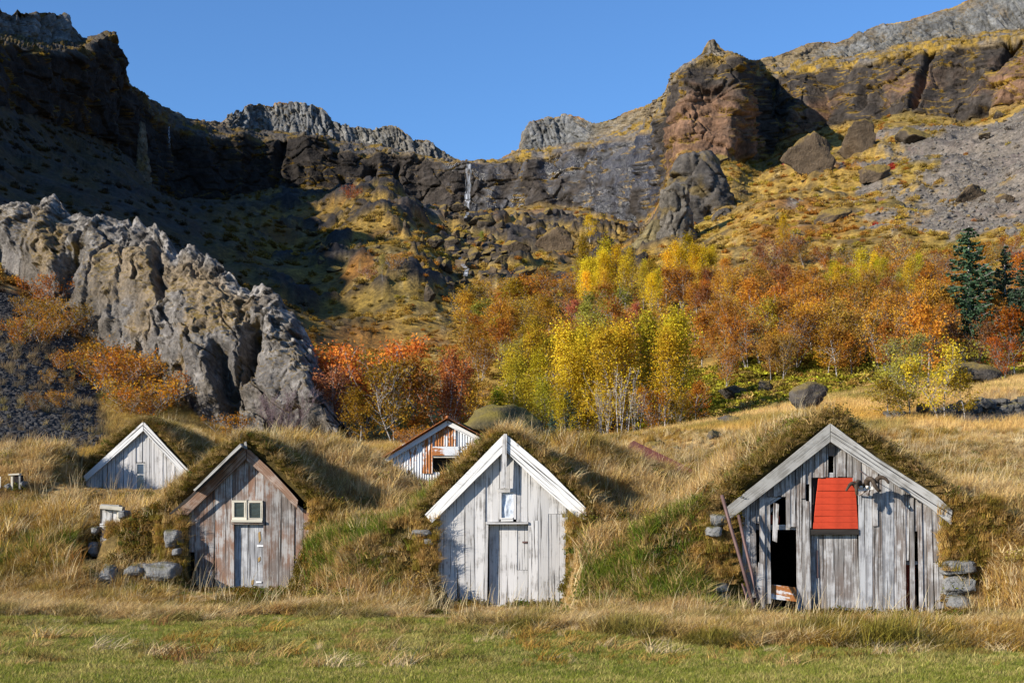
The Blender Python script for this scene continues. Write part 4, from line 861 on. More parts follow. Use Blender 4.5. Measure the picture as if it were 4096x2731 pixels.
hM.poly('frame', [(845, 815), (930, 812), (926, 786), (848, 790)], dY=-.09, th=.08, mat=M_white2, parent=wm, label='white sill board of the window')
def crumpled(h, x0, y0, x1, y1, dY, parent, mat, amp=.03):
    a, b = h.p(x0, y1), h.p(x1, y0); n = 26; gx_, gz_ = np.meshgrid(np.linspace(a[0], b[0], n), np.linspace(a[2], b[2], n)); f1_, f2_, c_ = worley(gx_ * 9, gz_ * 5, gx_ * 0 + 2.5)
    y_ = a[1] + dY - amp * (f1_ + .8 * fbm(gx_ * 8, gz_ * 5, 3.3 + 0 * gx_, 3)); cc = np.array([(a[0] + b[0]) / 2, a[1] + dY, a[2]])
    me = mesh_np('pane', np.stack([gx_, y_, gz_], -1).reshape(-1, 3) - cc, grid_faces(n, n).reshape(-1, 4), mat, False)
    link('pane', me, parent, tuple(cc - h.o - np.array(parent.location)))
crumpled(hM, 846, 618, 932, 788, .035, wm, M_foil)
block_stone(hM, 1296, 835, 1395, 910, dY=-.1, depth=.5, seed=31); block_stone(hM, 1305, 806, 1390, 838, dY=-.12, depth=.45, seed=32); block_stone(hM, 255, 868, 385, 912, dY=-.3, depth=.5, seed=33); block_stone(hM, 330, 925, 400, 975, dY=-.25, depth=.5, seed=34)

# ---------------- left house: brown weathered gable with twin window
hL = House('turf_house', HOUSES['left'], cL, 'brown weathered plank turf house with a small twin window above the door')
turf_roof(hL, 3); soil_box(hL, -6.4, -3.95, 2.4)
rL = line((860, 830), (930, 770), (1328, 400), (1570, 625), (1660, 740), (1760, 800)); rLo = lambda x: rL(x) - 36
hL.poly('bargeboard', [(1324, 322), (1324, 396), (1120, 590), (930, 772), (828, 762), (1090, 500), (1290, 330)], dY=-.10, th=.05, mat=M_brownb)
hL.poly('roof_edge_board', [(1302, 298), (1312, 316), (1000, 614), (990, 605)], dY=-.36, th=.30, mat=M_greyb, label='thin grey top board under the overhanging turf')
hL.poly('soffit_board', [(1300, 318), (1318, 330), (940, 690), (836, 768), (824, 764), (1000, 612)], dY=-.32, th=.03, mat=M_darkwood)
hL.poly('bargeboard', [(1328, 330), (1350, 338), (1480, 460), (1592, 580), (1672, 672), (1664, 735), (1570, 625), (1440, 506), (1328, 404)], dY=-.11, th=.05, mat=M_brownb)
hL.poly('peak_post', [(1312, 330), (1334, 330), (1328, 280), (1314, 286)], dY=-.15, th=.05, mat=M_greyb)
b_ = lambda e, t, b, **k: hL.planks(e, t, b, M_brown, **k)
b_([930, 965, 1012], rLo, line((930, 1020), (1012, 1262)), slant=6); b_([975, 1010], 1020, 1240, slant=4, dY=.01); b_([1012, 1112], rLo, 1265, slant=-14, dY=-.01); b_([1112, 1228], rLo, 1270, slant=-6)
b_([1228, 1334, 1436], rLo, 672); b_([1436, 1542], rLo, 1288, slant=-6, dY=-.008); b_([1542, 1645], rLo, 1285, slant=-4); b_([1645, 1702, 1752], rLo, 1275, slant=2)
hL.rect('jamb', 1212, 836, 1238, 1275, mat=M_brown, dY=-.03, th=.1); hL.rect('lintel', 1228, 808, 1434, 832, mat=M_brown, dY=-.05, th=.14)
dl = hL.rect('door', 1236, 834, 1436, 1278, dY=.10, th=.03, mat=M_darkwood)
hL.planks([1238, 1336, 1434], 832, 1280, M_newgrey, dY=-.045, parent=dl, name='door_plank', jig=.003)
for q in ((1390, 972, 1432, 985), (1382, 1216, 1420, 1228)): hL.rect('hinge', *q, dY=-.065, th=.012, mat=M_label, parent=dl)
for q in ([(1400, 960), (1414, 940), (1410, 880), (1396, 890)], [(1396, 1090), (1412, 1075), (1410, 1050), (1394, 1060)], [(1350, 1245), (1364, 1240), (1366, 1205), (1350, 1212)]): hL.poly('stain', q, dY=-.052, th=.006, mat=M_yellowst, parent=dl)
for (x0, y0, x1, y1) in ((1226, 672, 1322, 804), (1328, 674, 1432, 808)):
    wn = hL.rect('window', x0, y0, x1, y1, dY=.02, th=.02, mat=M_darkwood); t = 15
    for q in ((x0, y0, x1, y0 + t), (x0, y1 - t - 3, x1, y1), (x0, y0 + t, x0 + t, y1 - t - 3), (x1 - t, y0 + t, x1, y1 - t - 3)): hL.rect('frame', *q, dY=-.07, th=.05, mat=M_frame, parent=wn)
    hL.rect('pane', x0 + t, y0 + t, x1 - t, y1 - t - 3, dY=-.045, th=.006, mat=M_glass, parent=wn)
hL.rect('window_post', 1321, 668, 1330, 806, dY=-.06, th=.06, mat=M_frame); hL.poly('window_sill', [(1224, 818), (1432, 820), (1432, 806), (1224, 802)], dY=-.09, th=.1, mat=M_frame)
for i, q in enumerate([(772, 868, 902, 985), (846, 992, 905, 1042), (398, 1098, 520, 1215), (672, 1078, 905, 1205), (1745, 1095, 1792, 1195), (560, 1090, 690, 1170)]): block_stone(hL, *q, dY=(-.38, -.42, -.95, -.8, -.5, -.8)[i], depth=.8, seed=50 + i)

# ---------------- far left gable: whitewashed, rising from the grass
hF = House('turf_house', HOUSES['far'], cF, 'pale plank gable with a narrow two pane window, furthest left behind the straw grass')
turf_roof(hF, 4); soil_box(hF, -10.7, -8.2, 1.6)
rf = line((840, 1180), (890, 1128), (1508, 588), (1960, 1082), (2010, 1130)); rfo = lambda x: rf(x) - 30
hF.poly('bargeboard', [(1510, 487), (1508, 586), (1200, 862), (884, 1132), (838, 1100), (1180, 790)], dY=-.12, th=.045, mat=M_white2)
hF.poly('bargeboard', [(1514, 487), (1760, 760), (2022, 1036), (1985, 1092), (1958, 1082), (1740, 842), (1512, 586)], dY=-.115, th=.045, mat=M_white2)
hF.planks([900, 948, 990, 1040, 1076, 1120, 1166, 1205, 1250, 1290, 1335, 1382, 1420], rfo, 1200, M_white, gap=1.6); hF.planks([1420, 1458, 1490, 1518], rfo, 912, M_white, gap=1.6)
hF.planks([1518, 1580, 1612, 1660, 1702, 1742, 1782, 1826, 1870, 1912, 1950], rfo, 1200, M_white, gap=1.6)
wf = hF.rect('window', 1414, 914, 1518, 1190, dY=.05, th=.02, mat=M_darkwood)
for q in ((1424, 918, 1514, 930), (1424, 1032, 1505, 1046), (1420, 930, 1432, 1190), (1502, 930, 1514, 1190)): hF.rect('frame', *q, dY=-.05, th=.04, mat=M_white2, parent=wf)
hF.rect('pane', 1432, 930, 1503, 1032, dY=-.03, th=.006, mat=M_glassb, parent=wf); hF.rect('pane', 1430, 1046, 1503, 1190, dY=-.03, th=.006, mat=M_glassb, parent=wf)

# ---------------- rusty iron clad house behind
class _C: pass
cfgC = dict(Y=40.0, ax=-1.84, fl=2.4)
hC = House('iron_house', cfgC, cC, 'small house clad in rusty corrugated iron behind the white turf house')
del hC.root['group']
def corr_sheet(h, outline_top, x0, x1, ybot, dY, mat, name, amp=.012, pitch=.076):
    a, b = h.p(x0, ybot), h.p(x1, ybot); n = int((b[0] - a[0]) / pitch * 8); xs_ = np.linspace(a[0], b[0], n); px = np.linspace(x0, x1, n)
    zt = np.array([h.p(x, outline_top(x))[2] for x in px]); yy = a[1] + dY + amp * np.sin((xs_ - a[0]) / pitch * 2 * math.pi)
    c0 = np.array((a[0], a[1], a[2])); lo = np.stack([xs_, yy, np.full(n, a[2])], -1); hi = np.stack([xs_, yy, zt], -1)
    v = np.concatenate([lo, hi]) - c0; i = np.arange(n - 1)
    return link(name, mesh_np(name, v, np.stack([i, i + 1, i + 1 + n, i + n], -1), mat, True), h.root, tuple(c0 - h.o))
rc = line((760, 1420), (1160, 1150), (1560, 1370)); rco = lambda x: rc(x) - 8
corr_sheet(hC, rco, 790, 1000, 1640, 0, M_corr, 'corrugated_wall'); corr_sheet(hC, lambda x: max(rco(x), 1215), 990, 1058, 1500, -.03, M_rust, 'corrugated_patch')
corr_sheet(hC, rco, 1000, 1056, 1640, .012, M_corr, 'corrugated_wall'); corr_sheet(hC, lambda x: rco(x), 1056, 1250, 1392, .008, M_corr, 'corrugated_wall'); corr_sheet(hC, rco, 1240, 1540, 1640, -.02, M_corr, 'corrugated_wall'); corr_sheet(hC, lambda x: 1492, 1056, 1250, 1640, .01, M_corr, 'corrugated_wall')
corr_sheet(hC, lambda x: rco(x) + 15, 1072, 1215, 1318, -.035, M_rust, 'corrugated_patch')
hC.rect('sign_board', 1060, 1320, 1236, 1380, dY=-.06, th=.03, mat=M_corr, label='white board streaked with rust above the window opening')
wc = hC.rect('window', 1054, 1385, 1250, 1496, dY=.25, th=.02, mat=M_soil)
for q in ((1052, 1384, 1252, 1394), (1052, 1394, 1062, 1496)): hC.rect('frame', *q, dY=-.27, th=.06, mat=M_frame, parent=wc)
hC.poly('bargeboard', [(1160, 1148), (1162, 1180), (1000, 1280), (762, 1420), (736, 1408), (980, 1255)], dY=-.16, th=.05, mat=M_white2)
hC.poly('bargeboard', [(1164, 1148), (1340, 1240), (1580, 1365), (1570, 1392), (1340, 1275), (1164, 1182)], dY=-.155, th=.05, mat=M_white2)
def roof_sheet(h, p0, p1, depth, drop, mat, name='roof', n=96, amp=.014):
    a, b = h.p(*p0), h.p(*p1); t = np.linspace(0, 1, 40)[:, None, None]; s = np.linspace(0, 1, n * 4)[None, :, None]
    q = a * (1 - t) + b * t + s * np.array((0, depth, -drop)) + np.array((0, -.30, .02)); q[..., 2] += amp * np.sin(s[..., 0] * n / 8 * 2 * math.pi * 5)
    c0 = q[0, 0].copy(); return link(name, mesh_np(name, (q - c0).reshape(-1, 3), grid_faces(40, n * 4).reshape(-1, 4), mat, True), h.root, tuple(c0 - h.o))
roof_sheet(hC, (1160, 1136), (726, 1402), 6, -.3, M_rustroof); roof_sheet(hC, (1162, 1136), (1600, 1366), 6, -.3, M_rustroof)
rg = [hC.p(1161, 1128) + np.array((0, -.32, 0)), hC.p(1161, 1128) + np.array((0, 5.7, .3))]
tube('ridge_cap', rg, .05, M_rustroof, hC.root, hC.o, 8)

# ---------------- red rusted roof edge sunk in the grass right of the white house
qa, qb = np.array(W2(1420, 1034, 33.5)), np.array(W2(1582, 1116, 31.2))
tt_ = np.linspace(0, 1, 60)[:, None, None]; ss_ = np.linspace(0, 1, 24)[None, :, None]
qq = qa * (1 - tt_) + qb * tt_ + ss_ * np.array((.5, 1.6, .34)) + np.array((0, 0, -.02)); qq[..., 2] += .015 * np.sin(tt_[..., 0] * 30 * 2 * math.pi)
vv_ = np.concatenate([qq.reshape(-1, 3), (qq[:, 0] + np.array((0, .02, -.12)))]) - qa
ff_ = np.concatenate([grid_faces(60, 24).reshape(-1, 4), np.stack([np.arange(59) * 24, 1440 + np.arange(59), 1441 + np.arange(59), np.arange(1, 60) * 24], -1)])
tag(link('sheet_iron_roof', mesh_np('sheet_iron_roof', vv_, ff_, M_redroof, True), None, tuple(qa)), 'strip of dark red rusted roof iron sunk in straw grass right of the white house', 'roof')

# ---------------- small plank door in the bank at left, and a tiny framed opening at the left edge
class Mini(House):
    def __init__(s, name, Y, tr, loc, label, cat):
        s.Y = Y; s.tr = tr; s.root = empty(name, loc, label, cat); s.o = np.array(loc)
hD = Mini('bank_door', 28.5, cL, (-8.25, 28.5, .85), 'small leaning whitewashed plank door set in the turf bank at left', 'door')
hD.planks([348, 378, 416, 456], 738, 1030, M_white, slant=-16, dY=.02)
hD.poly('lintel', [(344, 728), (492, 742), (498, 716), (344, 706)], mat=M_frame, dY=-.1, th=.2); hD.poly('lintel', [(340, 708), (470, 716), (470, 704), (350, 698)], mat=M_greyb, dY=-.06, th=.25)
hD.rect('post', 452, 742, 472, 1000, mat=M_frame, dY=-.02, th=.08); hD.rect('cross_board', 338, 828, 470, 850, mat=M_white, dY=-.04, th=.03); hD.rect('backing', 330, 730, 480, 1040, mat=M_darkwood, dY=.06)
for i, q in enumerate([(262, 955, 335, 1050), (468, 740, 520, 800), (285, 850, 335, 900)]): block_stone(hD, *q, dY=-.15, depth=.5, seed=70 + i)
hT = Mini('bank_opening', 32.6, cF, (-11.7, 32.6, 2.2), 'tiny dark framed opening in the grass bank at the left edge', 'opening')
hT.rect('inner_board', 120, 1045, 225, 1200, mat=M_darkwood, dY=.1); hT.poly('lintel', [(102, 1048), (220, 1042), (216, 1026), (104, 1034)], mat=M_frame, dY=-.1, th=.15)
hT.rect('post', 122, 1046, 142, 1205, mat=M_frame, dY=-.06, th=.06); hT.rect('post', 205, 1044, 220, 1190, mat=M_greyb, dY=-.06, th=.06); hT.rect('plank', 150, 1060, 182, 1190, mat=M_brown, dY=.03)
hT.rect('plank', -20, 1060, 14, 1180, mat=M_white2, dY=-.05); block_stone(hT, 50, 1130, 116, 1195, dY=-.1, depth=.4, seed=90); block_stone(hT, 205, 1110, 250, 1180, dY=-.05, depth=.4, seed=91)

# ---------------- dry stone wall on the meadow at right
wroot = None
pts_ = [(1960, 992), (2030, 978), (2100, 968), (2200, 962), (2280, 955), (2352, 950), (2440, 945)]
seg_ = [np.array(hit(u, v)) for u, v in pts_]; Yw = np.mean([q[1] for q in seg_])
wroot = empty('stone_wall', tuple(seg_[3]), 'low tumbled dry stone wall of dark stones across the right meadow', 'wall')
sm = [mesh_np('stone', IV3 * 0 + (np.sign(IV3) * np.abs(IV3) ** .6) * (1 + .25 * fbm(IV3[:, 0] * 1.6 + k, IV3[:, 1] * 1.6, IV3[:, 2] * 1.6, 3)[:, None]), IF3, M_drystone) for k in range(5)]
for i in range(120):
    t = hr.uniform(0, 1) * (len(seg_) - 1); k = min(int(t), len(seg_) - 2); q = seg_[k] * (1 - t + k) + seg_[k + 1] * (t - k); s_r = hr.uniform(.10, .24) * (.7 if t < 1.2 else 1)
    lay_ = hr.integers(0, 3) if t > 1.2 else 0
    o = link('stone', sm[int(hr.integers(5))], wroot, tuple(q + np.array((hr.normal() * .12, hr.normal() * .15, lay_ * .17 + .05)) - np.array(seg_[3]))); o.scale = (s_r * 1.25, s_r, s_r * .75); o.rotation_euler = (hr.normal() * .3, hr.normal() * .3, hr.uniform(0, 6))
# ------------------------------------------------------------------ trees
def tubes_np(segs, n=4):
    """segs: list of (points, radii) -> verts, quads"""
    V_, F_ = [], []; o = 0
    for p, r in segs:
        p = np.asarray(p); t = np.gradient(p, axis=0); t /= np.linalg.norm(t, axis=1)[:, None] + 1e-9
        a = np.cross(t, np.array((.3, 1., .2))); a /= np.linalg.norm(a, axis=1)[:, None] + 1e-9; b = np.cross(t, a)
        an = np.arange(n) * 2 * math.pi / n
        ring = p[:, None] + np.asarray(r)[:, None, None] * (a[:, None] * np.cos(an)[None, :, None] + b[:, None] * np.sin(an)[None, :, None])
        V_.append(ring.reshape(-1, 3)); m = len(p)
        i = (np.arange(m - 1) * n)[:, None]; k = np.arange(n)[None]; k2 = (np.arange(n)[None] + 1) % n
        F_.append((np.stack([i + k, i + k2, i + n + k2, i + n + k], -1) + o).reshape(-1, 4)); o += m * n
    return np.concatenate(V_), np.concatenate(F_)
def leaves_np(c, size, r, flat=0.):
    n = len(c); a = r.normal(size=(n, 3)); a /= np.linalg.norm(a, axis=1)[:, None]; b = r.normal(size=(n, 3)); b = np.cross(a, b); b /= np.linalg.norm(b, axis=1)[:, None]
    s = (size * r.uniform(.6, 1.3, n))[:, None]
    v = np.stack([c - a * s, c + b * s * .55, c + a * s, c - b * s * .55], 1).reshape(-1, 3)
    return v, np.arange(n * 4).reshape(-1, 4), np.repeat(r.random(n), 4)
def tree_proto(seed, h, stems=1, spread=.1, lean=.1, nb=26, t0=.25, blen=lambda t: .3, bang=(.9, .6), ntw=4, twl=.35, nleaf=3000, ls=.09, jit=.12, rad=.05, wob=.05, upcurve=.3, keep=1.):
    """trunk and branch tubes, and a crown of single leaves round the twigs; lengths are fractions of h"""
    r = np.random.default_rng(seed); big, fine, tips = [], [], []
    for s in range(stems):
        az = r.uniform(0, 6.28); L = r.uniform(0, 1); ln = lean * (.4 + L) if stems > 1 else lean * r.normal() * .5
        hh = h * r.uniform(.78, 1.0) if stems > 1 else h
        t = np.linspace(0, 1, 12); ph = r.uniform(0, 6, 2)
        base = np.array((math.cos(az), math.sin(az))) * spread * h * r.random() * (stems > 1)
        x = base[0] + math.cos(az) * ln * h * t ** 1.2 + wob * h * np.sin(t * 5 + ph[0]) * t; y = base[1] + math.sin(az) * ln * h * t ** 1.2 + wob * h * np.sin(t * 4.3 + ph[1]) * t
        z = hh * t * (1 - .25 * ln * t); p = np.stack([x, y, z], -1)
        big.append((p, rad * h * .2 * (1 - .92 * t) / (stems ** .35) + .006))
        for b in range(nb):
            tb = t0 + (1 - t0) * ((b + r.random()) / nb); p0 = np.array([np.interp(tb, t, p[:, k]) for k in range(3)])
            a2 = r.uniform(0, 6.28); el = bang[0] + (bang[1] - bang[0]) * tb + r.normal() * .15; l = blen(tb) * h * r.uniform(.65, 1.15)
            d = np.array((math.cos(a2) * math.sin(el), math.sin(a2) * math.sin(el), math.cos(el))); q = np.linspace(0, 1, 6)[:, None]
            br = p0 + d * l * q + np.array((0, 0, upcurve * l)) * q ** 2 + r.normal(size=3) * .10 * l * q ** 1.5 + r.normal(size=3) * .04 * l * np.sin(q * 5)
            fine.append((br, (rad * h * .2 * .34 * (1 - .8 * q[:, 0]) * (1 - .5 * tb) + .004)))
            for w in range(ntw):
                f = r.uniform(.25, 1); s0 = np.array([np.interp(f, q[:, 0], br[:, k]) for k in range(3)]); d2 = d + r.normal(size=3) * .75 + np.array((0, 0, .25)); d2 /= np.linalg.norm(d2)
                tl = twl * l * r.uniform(.5, 1.2); tw = s0 + d2 * tl * np.linspace(0, 1, 4)[:, None]; fine.append((tw, np.array((.006, .005, .004, .003)) * (.6 + h / 8)))
                tips.append((tw, tl))
    bv, bf = tubes_np(big, 6); fv, ff = tubes_np(fine, 3)
    tm = mesh_np('trunk', np.concatenate([bv, fv]), [bf, ff + len(bv)], M_bark, True)
    cm = None
    if nleaf:
        k = r.integers(0, len(tips), nleaf); f = r.random(nleaf) ** .7
        # some twigs keep fewer leaves: gaps and clumps
        wgt = r.random(len(tips)) ** 1.3; kk = r.choice(len(tips), nleaf, p=wgt / wgt.sum())
        c = np.stack([tips[i][0][0] * (1 - a) + tips[i][0][-1] * a for i, a in zip(kk, f)]) + r.normal(size=(nleaf, 3)) * jit * h * .12
        v, q, rn = leaves_np(c, ls, r); cm = mesh_np('crown', v, q, M_leaf, False, None, {'rnd': rn})
    return tm, cm
def spruce_proto(seed, h, wd=.24, lv=34, nbr=9):
    r = np.random.default_rng(seed); fine, C_ = [], []
    t = np.linspace(0, 1, 10); big = [(np.stack([0 * t, 0 * t, h * t], -1), .016 * h * (1 - .95 * t) + .01)]
    for l in range(lv):
        tz = .04 + .95 * l / lv; L = wd * h * (1 - tz) ** .85 * r.uniform(.85, 1.1) + .02 * h
        for b in range(max(4, int(nbr * (1 - tz * .5)))):
            a = r.uniform(0, 6.28); ll = L * r.uniform(.7, 1.15); q = np.linspace(0, 1, 7)
            rr = ll * q; zz = h * tz + ll * (-.30 * q + .28 * q ** 2.2) + .10 * ll * q
            br = np.stack([math.cos(a) * rr, math.sin(a) * rr, zz], -1); fine.append((br[::2], np.full(4, .012)))
            m = max(6, int(26 * (1 - tz) + 8)); f = r.random(m) ** .75; c = np.stack([np.interp(f, q, br[:, k]) for k in range(3)], -1)
            side = np.array((-math.sin(a), math.cos(a), 0)); c = c + side * (r.normal(size=m) * .13 * ll * (1.1 - f))[:, None] + np.array((0, 0, -1)) * (r.random(m) * .05 * h * (1 - tz))[:, None]
            C_.append(c)
    c = np.concatenate(C_); v, q, rn = leaves_np(c, .028 * h * .62, r)
    bv, bf = tubes_np(big, 6); fv, ff = tubes_np(fine, 3)
    return mesh_np('trunk', np.concatenate([bv, fv]), [bf, ff + len(bv)], M_bark, True), mesh_np('crown', v, q, M_needle, False, None, {'rnd': rn})
dome = lambda a, pk: (lambda t: a * max(.12, math.sin(min(1, max(0, (t - .1) / .95)) ** pk * math.pi)))
PRO = {
    'birch': [tree_proto(100 + i, 5., 1 + i % 3, .05, .32, 20, .22, dome(.36, .8), (1.25, .5), 5, .55, 3000, .085, .35, .055, .05, .35) for i in range(4)],
    'rowan': [tree_proto(120 + i, 6., 7, .06, .42, 15, .30, dome(.20, 1.), (.8, .35), 6, .6, 7000, .085, .3, .05, .03, .5) for i in range(3)],
    'poplar': [tree_proto(140 + i, 7., 1, 0, .06, 44, .10, lambda t: .30 * (1 - t) ** .95 * min(1, .4 + t * 2) + .02, (.68, .30), 5, .5, 5000, .075, .42, .04, .015, .35) for i in range(3)],
    'aspen': [tree_proto(160 + i, 6., 1, 0, .08, 34, .22, lambda t: .29 * (1 - t) ** .9 + .02, (.85, .35), 4, .5, 2900, .075, .42, .035, .02, .35) for i in range(3)],
    'bush': [tree_proto(180 + i, 2.4, 6, .14, .6, 9, .12, dome(.34, .9), (1.1, .6), 4, .6, 1100, .075, .5, .05, .05, .3) for i in range(4)],
    'bare': [tree_proto(200 + i, 4., 6, .10, .42, 20, .15, dome(.26, .9), (.8, .4), 7, .7, 0, .05, .3, .035, .03, .4) for i in range(2)],
    'thin': [tree_proto(210 + i, 5., 4, .12, .12, 12, .3, dome(.14, 1.), (.6, .35), 4, .6, 160, .06, .3, .03, .02, .4) for i in range(2)],
    'spruce': [spruce_proto(220 + i, 7.5) for i in range(2)],
}
HGT = dict(birch=5., rowan=6., poplar=7., aspen=6., bush=2.4, bare=4., thin=5., spruce=7.5)
RED = (.54, .15, .03); ORANGE = (.52, .235, .03); DORANGE = (.37, .155, .022); BRONZE = (.35, .19, .035); YELLOW = (.66, .47, .03); YGREEN = (.52, .40, .03); GREENT = (.17, .205, .022); OLIVET = (.34, .30, .045); BLUESP = (.06, .10, .065); PINK = (.58, .17, .08)
NAME = dict(birch='birch_tree', rowan='rowan_tree', poplar='poplar_tree', aspen='aspen_tree', bush='shrub', bare='bare_shrub', thin='bare_birch', spruce='spruce_tree')
CAT = dict(birch='tree', rowan='tree', poplar='tree', aspen='tree', bush='shrub', bare='shrub', thin='tree', spruce='tree')
tr = np.random.default_rng(77)
def tree(kind, u, v, hp, colr, label, group=None, at=None, wx=1., var=.16, barkc=None, k=None, lean=0.):
    """foot seen at display pixel u, v; hp: seen height in display pixels"""
    if at: p = (at[0], at[1], far_ground(at[0] / at[1] * 3250 + 1176, at[1]))
    else: p = hit(u, v)
    s = hp / 3250 * p[1] / HGT[kind]
    tm, cm = PRO[kind][int(tr.integers(len(PRO[kind]))) if k is None else k]
    root = empty(NAME[kind], (p[0], p[1], p[2] - .06 * s), label, CAT[kind], group)
    root.rotation_euler = (0, lean, tr.uniform(0, 6.28) if not lean else 0); root.scale = (s * wx, s * wx, s)
    t = link('trunk', tm, root); g_ = tr.uniform(.75, 1.1); bc = barkc or (.42, .39, .36); t.color = (*[x * g_ for x in bc], 1)
    if cm is not None:
        c_ = link('crown', cm, root); j = 1 + tr.normal() * var; c_.color = (*[max(.004, x * j * (1 + tr.normal() * .07)) for x in colr], 1)
    return root
# --- single trees one can point at
tree('rowan', 815, 1012, 268, RED, 'tall red leaved rowan with many pale stems, left of the rusty iron house', at=(-7.3, 66, 6.2), wx=1.12, k=0)
tree('rowan', 760, 1018, 190, (.58, .21, .08), 'pinkish red low rowan at the left foot of the tall red rowan', at=(-8.0, 62, 5.6), wx=1.1, k=1)
tree('birch', 905, 1025, 215, (.46, .22, .03), 'orange brown birch in front of the tall red rowan', at=(-5.0, 60, 5.4), wx=.95, k=2)
tree('birch', 850, 1030, 135, (.46, .23, .03), 'amber birch bush low before the red rowan, right above the turf mound', at=(-6.1, 57, 5.0), wx=1.1, k=0)
tree('rowan', 1030, 1010, 228, (.46, .15, .04), 'dark red half bare rowan right of the orange birch, with grey stems', at=(-2.9, 63, 5.7), wx=.9, k=2)
tree('birch', 950, 1020, 200, (.36, .15, .025), 'rust brown birch between the two red rowans', at=(-4.2, 61.5, 5.5), wx=1.0, k=3)
tree('birch', 1075, 1000, 170, ORANGE, 'golden orange birch bush right of the half bare rowan', at=(-2.0, 68, 6.6), k=1)
tree('bare', 650, 1010, 140, RED, 'leafless purple grey shrub at the right foot of the crag', at=(-9.9, 60, 5.3), wx=1.5, barkc=(.20, .14, .15), k=0)
tree('bare', 700, 1005, 110, RED, 'small leafless purple shrub between the crag and the pink rowan', at=(-9.0, 61, 5.5), wx=1.4, barkc=(.20, .13, .14), k=1)
tree('bush', 522, 1000, 72, (.42, .19, .02), 'single orange shrub behind the turf between the two left gables', at=(-11.6, 58, 5.8), k=1)
for i, (u, vv_, hp, cc, lb) in enumerate([(1178, 968, 210, (0.424, 0.352, 0.030), 'green yellow poplar, leftmost of the poplar row'), (1140, 975, 150, (0.297, 0.273, 0.030), 'short green poplar at the left foot of the poplar row'), (1205, 965, 180, (0.488, 0.378, 0.030), 'yellow green poplar right of the leftmost poplar'), (1250, 968, 165, (0.382, 0.317, 0.030), 'darker green poplar left of the blue spruce'),
        (1310, 962, 235, (0.551, 0.387, 0.026), 'tall yellow poplar behind the blue spruce'), (1350, 962, 262, (0.583, 0.396, 0.026), 'tall lemon yellow poplar right of the blue spruce'), (1395, 960, 270, (0.498, 0.378, 0.029), 'tall olive yellow poplar in the middle of the poplar row'), (1440, 956, 262, YGREEN, 'tall poplar with thin pale trunk, middle right of the row'),
        (1490, 952, 270, (0.551, 0.378, 0.026), 'tall yellow poplar with orange lower leaves, right part of the row'), (1528, 950, 240, (0.519, 0.334, 0.026), 'slim gold poplar near the right end of the row'), (1562, 948, 272, (0.498, 0.361, 0.029), 'tallest poplar standing at the right end of the row')]):
    tree('poplar', u, vv_, hp, cc, lb, 'row of poplars behind the white house', at=((u - 1176) / 3250 * (67 + i % 3), 67 + i % 3, 6.4 + .05 * i), wx=1.08, var=.05)
tree('spruce', 1305, 985, 132, BLUESP, 'small blue green spruce in front of the poplars', at=(2.35, 60, 5.5), wx=1.4, k=0)
tree('spruce', 1272, 985, 90, BLUESP, 'very small blue spruce left of the small spruce', at=(1.75, 60.5, 5.5), wx=1.1, k=1)
tree('birch', 1300, 1000, 112, (.42, .29, .02), 'low yellow bush in front of the small blue spruce', at=(2.2, 57, 5.2), wx=.9, k=0)
for i, u in enumerate((1385, 1420, 1462)):
    tree('thin', u, 985, (150, 190, 140)[i], YELLOW, ('bare white stemmed birch clump left of the brown pyramid boulder', 'tallest bare birch clump behind the brown pyramid boulder', 'bare pale birch clump right of the brown pyramid boulder')[i], at=((u - 1176) / 3250 * 61, 61, 5.6), barkc=(.5, .47, .44), k=i % 2)
for u, v0, hp, cc, lb in ((1505, 975, 120, (.42, .20, .015), 'orange gold young birch under the poplar row'), (1560, 965, 90, (.40, .22, .02), 'small gold birch at the right foot of the tallest poplar'), (1600, 945, 110, DORANGE, 'dark orange birch at the shaded edge of the wood')):
    tree('birch', u, v0, hp, cc, lb, at=((u - 1176) / 3250 * 63, 63, 5.9))
tree('spruce', 2225, 790, 268, (.052, .085, .045), 'big dark green spruce on the right slope', at=None, wx=1.5, k=0)
tree('spruce', 2308, 770, 205, (.052, .088, .045), 'slender spruce right of the big spruce', k=1, wx=1.15)
tree('spruce', 2356, 800, 210, (.036, .062, .036), 'dark spruce cut by the right frame edge', k=0, wx=1.3)
tree('birch', 2168, 968, 165, (.52, .37, .03), 'leaning white trunked birch by the stone wall with yellow leaves', at=(15.2, 50, 5.0), wx=1.05, k=1, lean=-.25)
tree('birch', 2110, 972, 150, OLIVET, 'olive yellow birch left of the leaning birch above the stone wall', at=(14.2, 50.5, 5.0), wx=1.15, k=2, lean=-.18)
tree('birch', 2045, 975, 95, (.54, .38, .04), 'low wide yellow birch at the left end of the stone wall', at=(13.2, 50, 4.9), wx=1.5, k=0)
tree('birch', 2215, 960, 110, (.42, .28, .03), 'small bronze birch right of the leaning birch by the wall', at=(16.0, 50, 5.0), wx=1.1, k=3)
tree('birch', 2070, 880, 140, (.30, .28, .05), 'grey green birch behind the yellow birches of the stone wall', at=(17.5, 64, 7.4), wx=1.1, k=2)
tree('birch', 2130, 860, 190, ORANGE, 'bright orange birch left below the big spruce', at=(20.0, 68, 8.0), k=0)
tree('birch', 2240, 850, 150, (.20, .09, .03), 'brown half bare birch under the big spruce', at=(22.5, 69, 8.2), k=1)
tree('birch', 2330, 845, 150, (.42, .11, .015), 'fiery red orange birch at the right frame edge', at=(24.5, 69, 8.3), k=3); tree('birch', 2300, 850, 105, (.40, .09, .015), 'small red birch left of the fiery birch at the right edge', at=(23.6, 68, 8.2), k=2)
